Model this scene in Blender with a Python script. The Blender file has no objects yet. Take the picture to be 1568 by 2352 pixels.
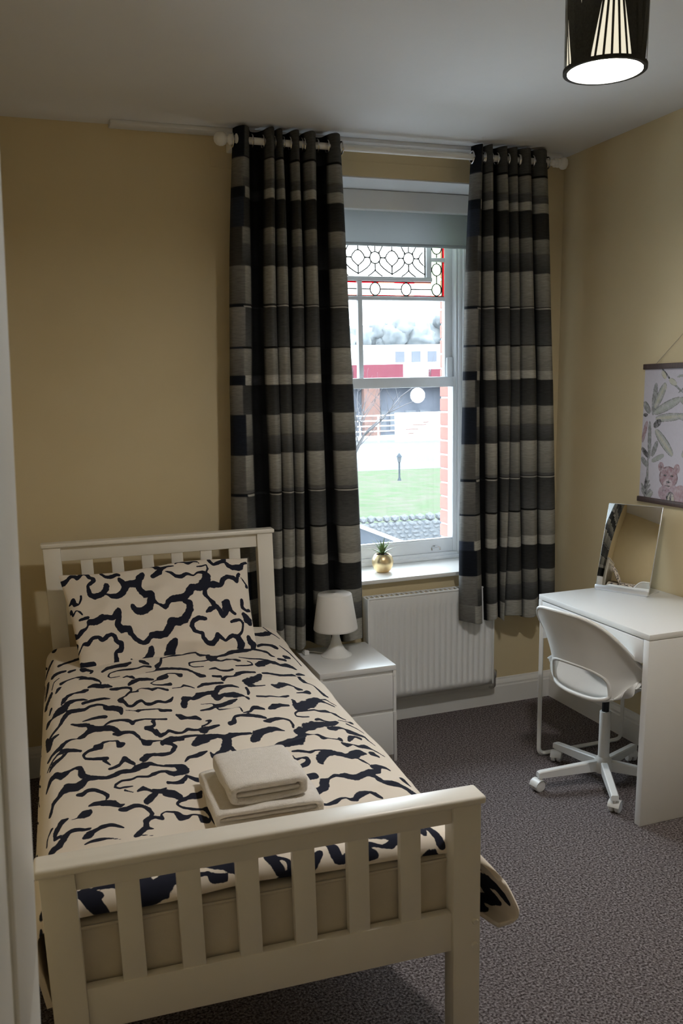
import bpy, bmesh, math, random
import numpy as np
from mathutils import Vector, Matrix, noise as mnoise
random.seed(7)
PI = math.pi
scene = bpy.context.scene

# ------------------------------------------------------------------ camera
cam_data = bpy.data.cameras.new('camera')
cam = bpy.data.objects.new('camera', cam_data)
scene.collection.objects.link(cam)
scene.camera = cam
YAW, PITCH, ROLL = -0.3529, -0.2270, 0.0240
FPX = 2048.3
cam_data.sensor_fit = 'VERTICAL'
cam_data.sensor_height = 22.3
cam_data.lens = FPX / 2352 * 22.3
cam_data.shift_x = -(21.3) / 2352
cam_data.shift_y = (188.1) / 2352
cam_data.clip_start = 0.02
cam_data.clip_end = 600
Rz = Matrix.Rotation(YAW, 4, 'Z'); Rx = Matrix.Rotation(PITCH, 4, 'X'); Ry = Matrix.Rotation(ROLL, 4, 'Y')
cam.matrix_world = Matrix.Translation((-2.5735, -3.921, 1.638)) @ Rz @ Rx @ Ry @ Matrix.Rotation(PI / 2, 4, 'X')
cam_data.dof.use_dof = True
cam_data.dof.focus_distance = 3.9
cam_data.dof.aperture_fstop = 7.1

# ------------------------------------------------------------------ world: overcast daylight
SKY = 21.5
world = bpy.data.worlds.new('overcast_sky'); scene.world = world
world.use_nodes = True
wn = world.node_tree.nodes; wl = world.node_tree.links
wn.clear()
w_out = wn.new('ShaderNodeOutputWorld'); w_bg = wn.new('ShaderNodeBackground')
w_bg.inputs['Color'].default_value = (0.80, 0.90, 1.0, 1)
# standard overcast sky: the horizon is a third as bright as the zenith
w_tc = wn.new('ShaderNodeTexCoord'); w_sp = wn.new('ShaderNodeSeparateXYZ')
w_mr = wn.new('ShaderNodeMapRange'); w_mr.inputs[1].default_value = 0.0; w_mr.inputs[2].default_value = 1.0
w_mr.inputs[3].default_value = SKY / 3; w_mr.inputs[4].default_value = SKY
wl.new(w_tc.outputs['Generated'], w_sp.inputs[0]); wl.new(w_sp.outputs['Z'], w_mr.inputs[0]); wl.new(w_mr.outputs[0], w_bg.inputs['Strength'])
wl.new(w_bg.outputs[0], w_out.inputs[0])

# daylight enters through the sash window: the portal only guides sampling of the sky
portal = bpy.data.lights.new('window_portal', 'AREA'); portal.shape = 'RECTANGLE'
portal.size = 1.05; portal.size_y = 1.8
portal.cycles.is_portal = True
portal_ob = bpy.data.objects.new('window_portal', portal); scene.collection.objects.link(portal_ob)
portal_ob.location = (-0.915, 0.47, 1.62); portal_ob.rotation_euler = (-PI / 2, 0, 0)

scene.view_settings.view_transform = 'Standard'
scene.view_settings.look = 'None'
scene.view_settings.exposure = 0.12
scene.view_settings.gamma = 1.0
scene.view_settings.use_curve_mapping = False
scene.cycles.use_denoising = True
scene.cycles.max_bounces = 8
scene.cycles.diffuse_bounces = 6
scene.cycles.glossy_bounces = 4
scene.cycles.transparent_max_bounces = 12
scene.cycles.sample_clamp_indirect = 6.0
LAMP_W = 225.0       # bulb in the pendant shade
FILL_W = 0.25       # added fill light, unseen behind the camera

# ------------------------------------------------------------------ helpers
COL = scene.collection
def lin(c):
    return tuple(((v / 255) / 12.92 if v / 255 <= 0.04045 else ((v / 255 + 0.055) / 1.055) ** 2.4) for v in c)

def new_mat(name, color=(0.8, 0.8, 0.8), rough=0.5, metal=0.0, spec=0.5):
    m = bpy.data.materials.new(name); m.use_nodes = True
    b = m.node_tree.nodes['Principled BSDF']
    b.inputs['Base Color'].default_value = (*color, 1)
    b.inputs['Roughness'].default_value = rough
    b.inputs['Metallic'].default_value = metal
    b.inputs['Specular IOR Level'].default_value = spec
    return m

def nodes_of(m):
    return m.node_tree.nodes, m.node_tree.links, m.node_tree.nodes['Principled BSDF']

def noisy(name, c1, c2, scale=20, rough=0.6, bump=0.1, bscale=None, bdist=0.002, spec=0.4, detail=4, stretch=None, metal=0.0):
    m = new_mat(name, c1, rough, metal, spec)
    n, l, b = nodes_of(m)
    tc = n.new('ShaderNodeTexCoord'); mp = n.new('ShaderNodeMapping'); tx = n.new('ShaderNodeTexNoise')
    l.new(tc.outputs['Object'], mp.inputs[0]); l.new(mp.outputs[0], tx.inputs['Vector'])
    if stretch: mp.inputs['Scale'].default_value = stretch
    tx.inputs['Scale'].default_value = scale; tx.inputs['Detail'].default_value = detail
    mx = n.new('ShaderNodeMix'); mx.data_type = 'RGBA'
    mx.inputs[6].default_value = (*c1, 1); mx.inputs[7].default_value = (*c2, 1)
    rp = n.new('ShaderNodeMapRange'); rp.inputs[1].default_value = 0.3; rp.inputs[2].default_value = 0.7
    l.new(tx.outputs['Fac'], rp.inputs[0]); l.new(rp.outputs[0], mx.inputs[0]); l.new(mx.outputs[2], b.inputs['Base Color'])
    if bump:
        t2 = n.new('ShaderNodeTexNoise'); t2.inputs['Scale'].default_value = bscale or scale * 3; t2.inputs['Detail'].default_value = 3
        l.new(mp.outputs[0], t2.inputs['Vector'])
        bp = n.new('ShaderNodeBump'); bp.inputs['Strength'].default_value = bump; bp.inputs['Distance'].default_value = bdist
        l.new(t2.outputs['Fac'], bp.inputs['Height']); l.new(bp.outputs[0], b.inputs['Normal'])
    return m

def link(ob, parent=None):
    COL.objects.link(ob)
    if parent is not None: ob.parent = parent
    return ob

def mesh_ob(name, verts, faces, mat, parent=None, smooth=False):
    me = bpy.data.meshes.new(name)
    me.from_pydata([tuple(v) for v in verts], [], faces)
    me.update()
    if smooth:
        me.polygons.foreach_set('use_smooth', [True] * len(me.polygons))
    for mm in (mat if isinstance(mat, (list, tuple)) else [mat]): me.materials.append(mm)
    return link(bpy.data.objects.new(name, me), parent)

def bm_ob(name, bm, mat, parent=None, smooth=False, angle=None):
    me = bpy.data.meshes.new(name); bmesh.ops.recalc_face_normals(bm, faces=bm.faces[:])
    bm.to_mesh(me); bm.free()
    if smooth:
        me.polygons.foreach_set('use_smooth', [True] * len(me.polygons))
        if angle is not None:
            me.set_sharp_from_angle(angle=angle)
    me.materials.append(mat)
    return link(bpy.data.objects.new(name, me), parent)

def add_box(bm, lo, hi, bevel=0.0, seg=2, M=None):
    r = bmesh.ops.create_cube(bm, size=1.0)
    vs = r['verts']
    c = [(a + b) / 2 for a, b in zip(lo, hi)]; s = [abs(b - a) for a, b in zip(lo, hi)]
    for v in vs:
        v.co = Vector((c[0] + v.co.x * s[0], c[1] + v.co.y * s[1], c[2] + v.co.z * s[2]))
    if bevel > 0:
        es = list({e for v in vs for e in v.link_edges})
        rb = bmesh.ops.bevel(bm, geom=es, offset=min(bevel, min(s) * 0.45), segments=seg, affect='EDGES', profile=0.5)
        vs = list({v for f in rb['faces'] for v in f.verts} | {v for v in vs if v.is_valid})
    if M is not None:
        bmesh.ops.transform(bm, matrix=M, verts=vs)
    return vs

def box(name, lo, hi, mat, parent=None, bevel=0.002, seg=2, M=None):
    bm = bmesh.new(); add_box(bm, lo, hi, bevel, seg, M)
    return bm_ob(name, bm, mat, parent, smooth=bevel > 0, angle=0.6)

def add_lathe(bm, prof, center=(0, 0, 0), seg=32, M=None, cap=True):
    rings = []
    for r, z in prof:
        ring = [bm.verts.new((center[0] + r * math.cos(2 * PI * k / seg), center[1] + r * math.sin(2 * PI * k / seg), center[2] + z)) for k in range(seg)]
        rings.append(ring)
    for a, b in zip(rings, rings[1:]):
        for k in range(seg):
            bm.faces.new((a[k], a[(k + 1) % seg], b[(k + 1) % seg], b[k]))
    if cap:
        bm.faces.new(rings[0][::-1]); bm.faces.new(rings[-1])
    if M is not None:
        bmesh.ops.transform(bm, matrix=M, verts=[v for r in rings for v in r])

def lathe(name, prof, mat, parent=None, center=(0, 0, 0), seg=40, M=None, cap=True, angle=0.7):
    bm = bmesh.new(); add_lathe(bm, prof, center, seg, M, cap)
    return bm_ob(name, bm, mat, parent, smooth=True, angle=angle)

def add_tube(bm, pts, r, seg=8, closed=False, flat=1.0):
    pts = [Vector(p) for p in pts]; n = len(pts)
    rs = r if isinstance(r, (list, tuple)) else [r] * n
    rings = []
    up = None
    for i, p in enumerate(pts):
        if closed: t = pts[(i + 1) % n] - pts[i - 1]
        else: t = pts[min(i + 1, n - 1)] - pts[max(i - 1, 0)]
        t.normalize()
        if up is None:
            up = Vector((0, 0, 1)) if abs(t.z) < 0.9 else Vector((1, 0, 0))
        a = t.cross(up)
        if a.length < 1e-5: a = t.cross(Vector((0.3, 1, 0.2)))
        a.normalize(); b = a.cross(t).normalized(); up = b
        rings.append([bm.verts.new(p + a * (rs[i] * math.cos(2 * PI * k / seg)) + b * (rs[i] * flat * math.sin(2 * PI * k / seg))) for k in range(seg)])
    m = n if closed else n - 1
    for i in range(m):
        A, B = rings[i], rings[(i + 1) % n]
        for k in range(seg):
            bm.faces.new((A[k], A[(k + 1) % seg], B[(k + 1) % seg], B[k]))
    if not closed:
        bm.faces.new(rings[0][::-1]); bm.faces.new(rings[-1])

def tube(name, pts, r, mat, parent=None, seg=10, closed=False, flat=1.0):
    bm = bmesh.new(); add_tube(bm, pts, r, seg, closed, flat)
    return bm_ob(name, bm, mat, parent, smooth=True, angle=0.9)

def empty(name, loc=(0, 0, 0), rz=0.0, parent=None):
    o = bpy.data.objects.new(name, None); o.empty_display_size = 0.05
    o.location = loc; o.rotation_euler = (0, 0, rz)
    return link(o, parent)

def tag(o, label=None, cat=None, group=None, kind=None):
    if label: o['label'] = label
    if cat: o['category'] = cat
    if group: o['group'] = group
    if kind: o['kind'] = kind
    return o

def rounded(pts, r, n=5):
    """fillet the inner corners of a polyline"""
    out = [Vector(pts[0])]
    for a, b, c in zip(pts, pts[1:], pts[2:]):
        a, b, c = Vector(a), Vector(b), Vector(c)
        u = (a - b).normalized(); w = (c - b).normalized()
        p0, p1 = b + u * r, b + w * r
        for k in range(n + 1):
            t = k / n
            out.append(p0 * (1 - t) ** 2 + b * 2 * t * (1 - t) + p1 * t * t)
    out.append(Vector(pts[-1]))
    return out

def smooth_interp(tab, x):
    for (x0, y0), (x1, y1) in zip(tab, tab[1:]):
        if x <= x1 or (x1, y1) == tab[-1]:
            t = max(0.0, min(1.0, (x - x0) / (x1 - x0))); return y0 + (y1 - y0) * t
    return tab[-1][1]

def ink_field(P, strokes, W=2.0):
    """signed brush distance at the points P (n,2): negative where the print has ink"""
    q = np.full(len(P), W)
    for s in strokes:
        S = np.array(s, float).reshape(-1, 4) / 1000.0
        segs = []
        n = len(S)
        for i in range(n - 1):
            p0, p1, p2, p3 = S[max(i - 1, 0)], S[i], S[i + 1], S[min(i + 2, n - 1)]
            L = np.hypot((p2[0] - p1[0]) / max(p1[2], .003), (p2[1] - p1[1]) / max(p1[3], .003))
            k = int(max(2, min(16, math.ceil(L / 0.45))))
            for t in np.arange(k) / k:
                c = 0.5 * (2 * p1 + (p2 - p0) * t + (2 * p0 - 5 * p1 + 4 * p2 - p3) * t * t + (3 * p1 - p0 - 3 * p2 + p3) * t ** 3)
                c = c * .5 + (p1 * (1 - t) + p2 * t) * .5
                c[2:] = np.maximum(p1[2:] * (1 - t) + p2[2:] * t, .0015) * 1.06; segs.append(c)
        segs.append(S[-1])
        segs = np.array(segs)
        lo = (segs[:, :2] - W * 1.6 * segs[:, 2:]).min(0); hi = (segs[:, :2] + W * 1.6 * segs[:, 2:]).max(0)
        idx = np.where((P[:, 0] > lo[0]) & (P[:, 0] < hi[0]) & (P[:, 1] > lo[1]) & (P[:, 1] < hi[1]))[0]
        if len(idx) == 0: continue
        sub = P[idx]; best = q[idx]
        for c in segs:
            d = np.sqrt(((sub[:, 0] - c[0]) / c[2]) ** 2 + ((sub[:, 1] - c[1]) / c[3]) ** 2) - 1
            best = np.minimum(best, d)
        q[idx] = best
    return q

def set_float_attr(me, name, arr):
    a = me.attributes.new(name, 'FLOAT', 'POINT'); a.data.foreach_set('value', np.asarray(arr, dtype=np.float32))

def set_color_attr(me, name, arr):
    a = me.color_attributes.new(name, 'FLOAT_COLOR', 'POINT')
    c = np.ones((len(arr), 4), np.float32); c[:, :3] = arr; a.data.foreach_set('color', c.ravel())

def parse(s):
    return [[int(v) for v in l.split(',')] for l in s.split(';')]

# ------------------------------------------------------------------ materials
M_wall = noisy('cream_wall_paint', (0.67, 0.56, 0.35), (0.70, 0.59, 0.38), 3, 0.75, 0.25, 160, 0.0006, 0.25)
M_ceil = noisy('white_ceiling_paint', (0.72, 0.72, 0.73), (0.76, 0.76, 0.77), 2, 0.85, 0.2, 120, 0.0006, 0.2)
M_trim = noisy('white_gloss_woodwork', (0.78, 0.77, 0.74), (0.82, 0.81, 0.78), 4, 0.35, 0.05, 40, 0.0005)
M_bed = noisy('white_painted_bed_wood', (0.80, 0.76, 0.68), (0.84, 0.80, 0.72), 6, 0.32, 0.06, 30, 0.0006, 0.5, stretch=(1, 8, 1))
M_white = noisy('white_foil_furniture', (0.82, 0.82, 0.81), (0.84, 0.84, 0.83), 3, 0.30, 0.02, 60, 0.0003)
M_plastic = noisy('white_moulded_plastic', (0.81, 0.81, 0.79), (0.84, 0.84, 0.82), 5, 0.32, 0.02, 80, 0.0003)
M_steelw = noisy('white_powder_coated_steel', (0.80, 0.80, 0.78), (0.83, 0.83, 0.81), 5, 0.35, 0.03, 200, 0.0003)
M_black = new_mat('black_plastic', (0.01, 0.01, 0.012), 0.5)
M_rad = noisy('white_radiator_enamel', (0.80, 0.80, 0.79), (0.83, 0.83, 0.82), 5, 0.3, 0.02, 60, 0.0003)
M_chrome = new_mat('brushed_chrome', (0.7, 0.7, 0.7), 0.25, 1.0)
M_upvc = noisy('white_sash_paint', (0.86, 0.89, 0.92), (0.88, 0.91, 0.94), 4, 0.3, 0.02, 60, 0.0003)
M_blind = new_mat('grey_blackout_blind', (0.36, 0.38, 0.39), 0.85)
_n, _l = M_blind.node_tree.nodes, M_blind.node_tree.links
_t = _n.new('ShaderNodeBsdfTranslucent'); _t.inputs[0].default_value = (.80, .84, .86, 1); _m = _n.new('ShaderNodeMixShader'); _m.inputs[0].default_value = .24
_l.new(_n['Principled BSDF'].outputs[0], _m.inputs[1]); _l.new(_t.outputs[0], _m.inputs[2]); _l.new(_m.outputs[0], _n['Material Output'].inputs[0])
M_mirror = new_mat('mirror_glass', (0.86, 0.86, 0.84), 0.02, 1.0)
M_alu = new_mat('pale_aluminium', (0.78, 0.80, 0.84), 0.3, 0.6)
M_lead = new_mat('grey_lead_came', (0.06, 0.06, 0.055), 0.5)
M_gold = noisy('gold_mirror_glaze', (0.95, 0.76, 0.45), (0.92, 0.68, 0.36), 12, 0.33, 0.15, 14, 0.004, 0.5, metal=1.0)
M_soil = noisy('dark_brown_roots', (0.03, 0.015, 0.01), (0.07, 0.035, 0.02), 60, 0.9, 0.5)
M_leaf = noisy('green_succulent_leaf', (0.10, 0.17, 0.05), (0.20, 0.26, 0.10), 20, 0.5, 0.1)
M_rodwood = noisy('dark_brown_poster_wood', (0.06, 0.035, 0.028), (0.09, 0.05, 0.04), 20, 0.5, 0.1, stretch=(1, 8, 1))
M_mattress = noisy('cream_mattress_cotton', (0.60, 0.54, 0.44), (0.66, 0.60, 0.50), 9, 0.9, 0.3, 300, 0.0008)
M_towel = noisy('cream_terry_towel', (0.76, 0.71, 0.64), (0.82, 0.77, 0.71), 90, 0.95, 0.9, 420, 0.003, 0.1)

def glass_mat(name, tint=(1, 1, 1), refl=0.06, haze=0.0):
    m = bpy.data.materials.new(name); m.use_nodes = True
    n, l = m.node_tree.nodes, m.node_tree.links; n.clear()
    o = n.new('ShaderNodeOutputMaterial'); t = n.new('ShaderNodeBsdfTransparent'); g = n.new('ShaderNodeBsdfGlossy'); mx = n.new('ShaderNodeMixShader')
    t.inputs[0].default_value = (*tint, 1); g.inputs['Roughness'].default_value = 0.02
    fr = n.new('ShaderNodeFresnel'); fr.inputs[0].default_value = 1.25
    l.new(fr.outputs[0], mx.inputs[0]); l.new(t.outputs[0], mx.inputs[1]); l.new(g.outputs[0], mx.inputs[2])
    if haze:
        d = n.new('ShaderNodeBsdfTranslucent'); d.inputs[0].default_value = (0.9, 0.95, 1, 1)
        m2 = n.new('ShaderNodeMixShader'); m2.inputs[0].default_value = haze
        l.new(mx.outputs[0], m2.inputs[1]); l.new(d.outputs[0], m2.inputs[2]); l.new(m2.outputs[0], o.inputs[0])
    else:
        l.new(mx.outputs[0], o.inputs[0])
    return m
M_glass = glass_mat('clear_window_glass', (0.97, 0.99, 0.99), haze=0.012)
M_glass_red = glass_mat('red_stained_glass', (0.75, 0.03, 0.06))
M_glass_pink = glass_mat('salmon_stained_glass', (0.95, 0.30, 0.24))
M_glass_clear = glass_mat('textured_clear_glass', (0.99, 0.98, 0.95))
M_glass_green = glass_mat('pale_green_stained_glass', (0.86, 0.97, 0.78))

def carpet_mat():
    m = new_mat('grey_brown_loop_carpet', (0.1, 0.09, 0.09), 0.95, 0, 0.1)
    n, l, b = nodes_of(m)
    tc = n.new('ShaderNodeTexCoord')
    v = n.new('ShaderNodeTexVoronoi'); v.inputs['Scale'].default_value = 250
    nz = n.new('ShaderNodeTexNoise'); nz.inputs['Scale'].default_value = 140; nz.inputs['Detail'].default_value = 3
    n3 = n.new('ShaderNodeTexNoise'); n3.inputs['Scale'].default_value = 2.5
    for t in (v, nz, n3): l.new(tc.outputs['Object'], t.inputs['Vector'])
    r = n.new('ShaderNodeValToRGB'); e = r.color_ramp.elements
    e[0].position = 0.36; e[0].color = (0.075, 0.058, 0.056, 1); e[1].position = 0.66; e[1].color = (0.46, 0.41, 0.41, 1)
    em = e.new(0.5); em.color = (0.235, 0.200, 0.198, 1)
    l.new(nz.outputs['Fac'], r.inputs[0])
    mx = n.new('ShaderNodeMix'); mx.data_type = 'RGBA'; mx.blend_type = 'MULTIPLY'; mx.inputs[0].default_value = 0.55
    vr = n.new('ShaderNodeMapRange'); vr.inputs[1].default_value = 0.0; vr.inputs[2].default_value = 0.6; vr.inputs[3].default_value = 1.25; vr.inputs[4].default_value = 0.3
    l.new(v.outputs['Distance'], vr.inputs[0])
    l.new(r.outputs[0], mx.inputs[6]); l.new(vr.outputs[0], mx.inputs[7])
    l.new(mx.outputs[2], b.inputs['Base Color'])
    bp = n.new('ShaderNodeBump'); bp.inputs['Strength'].default_value = 0.8; bp.inputs['Distance'].default_value = 0.004
    l.new(vr.outputs[0], bp.inputs['Height']); l.new(bp.outputs[0], b.inputs['Normal'])
    return m
M_carpet = carpet_mat()

def print_mat(name, base, ink, attr='ink'):
    m = new_mat(name, base, 0.9, 0, 0.15)
    n, l, b = nodes_of(m)
    at = n.new('ShaderNodeAttribute'); at.attribute_name = attr
    tc = n.new('ShaderNodeTexCoord')
    nz = n.new('ShaderNodeTexNoise'); nz.inputs['Scale'].default_value = 55; nz.inputs['Detail'].default_value = 4
    l.new(tc.outputs['Object'], nz.inputs['Vector'])
    ma = n.new('ShaderNodeMath'); ma.operation = 'MULTIPLY_ADD'; ma.inputs[1].default_value = 0.9; ma.inputs[2].default_value = -0.45
    l.new(nz.outputs['Fac'], ma.inputs[0])
    ad = n.new('ShaderNodeMath'); ad.operation = 'ADD'; l.new(at.outputs['Fac'], ad.inputs[0]); l.new(ma.outputs[0], ad.inputs[1])
    mr = n.new('ShaderNodeMapRange'); mr.inputs[1].default_value = -0.06; mr.inputs[2].default_value = 0.06
    l.new(ad.outputs[0], mr.inputs[0])
    mx = n.new('ShaderNodeMix'); mx.data_type = 'RGBA'
    mx.inputs[6].default_value = (*ink, 1); mx.inputs[7].default_value = (*base, 1)
    l.new(mr.outputs[0], mx.inputs[0]); l.new(mx.outputs[2], b.inputs['Base Color'])
    wv = n.new('ShaderNodeTexNoise'); wv.inputs['Scale'].default_value = 14; l.new(tc.outputs['Object'], wv.inputs['Vector'])
    bp = n.new('ShaderNodeBump'); bp.inputs['Strength'].default_value = 0.25; bp.inputs['Distance'].default_value = 0.01
    l.new(wv.outputs['Fac'], bp.inputs['Height']); l.new(bp.outputs[0], b.inputs['Normal'])
    return m
M_print = print_mat('cream_cotton_with_navy_cloud_print', (0.80, 0.72, 0.62), (0.018, 0.020, 0.034))

def colattr_mat(name, attr='Col', rough=0.9, thread=0.0, spec=0.15, trans=0.0):
    m = new_mat(name, (0.5, 0.5, 0.5), rough, 0, spec)
    n, l, b = nodes_of(m)
    at = n.new('ShaderNodeAttribute'); at.attribute_name = attr
    if thread:
        tc = n.new('ShaderNodeTexCoord'); mp = n.new('ShaderNodeMapping'); mp.inputs['Scale'].default_value = (0.35, 0.35, 3.0)
        nz = n.new('ShaderNodeTexNoise'); nz.inputs['Scale'].default_value = 95; nz.inputs['Detail'].default_value = 3
        l.new(tc.outputs['Object'], mp.inputs[0]); l.new(mp.outputs[0], nz.inputs['Vector'])
        mr = n.new('ShaderNodeMapRange'); mr.inputs[1].default_value = 0.3; mr.inputs[2].default_value = 0.7
        mr.inputs[3].default_value = 1 - thread; mr.inputs[4].default_value = 1 + thread * 0.6
        l.new(nz.outputs['Fac'], mr.inputs[0])
        mx = n.new('ShaderNodeMix'); mx.data_type = 'RGBA'; mx.blend_type = 'MULTIPLY'; mx.inputs[0].default_value = 1
        l.new(at.outputs['Color'], mx.inputs[6]); l.new(mr.outputs[0], mx.inputs[7]); l.new(mx.outputs[2], b.inputs['Base Color'])
        bp = n.new('ShaderNodeBump'); bp.inputs['Strength'].default_value = 0.3; bp.inputs['Distance'].default_value = 0.001
        l.new(nz.outputs['Fac'], bp.inputs['Height']); l.new(bp.outputs[0], b.inputs['Normal'])
    else:
        l.new(at.outputs['Color'], b.inputs['Base Color'])
    return m
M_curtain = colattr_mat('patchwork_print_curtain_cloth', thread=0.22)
M_poster = colattr_mat('printed_poster_paper', rough=0.7)

CH_ROT = 10.0
PEND = (-1.200, -1.985, 2.340, .0925)
PEND_PH = 3.456
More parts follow.
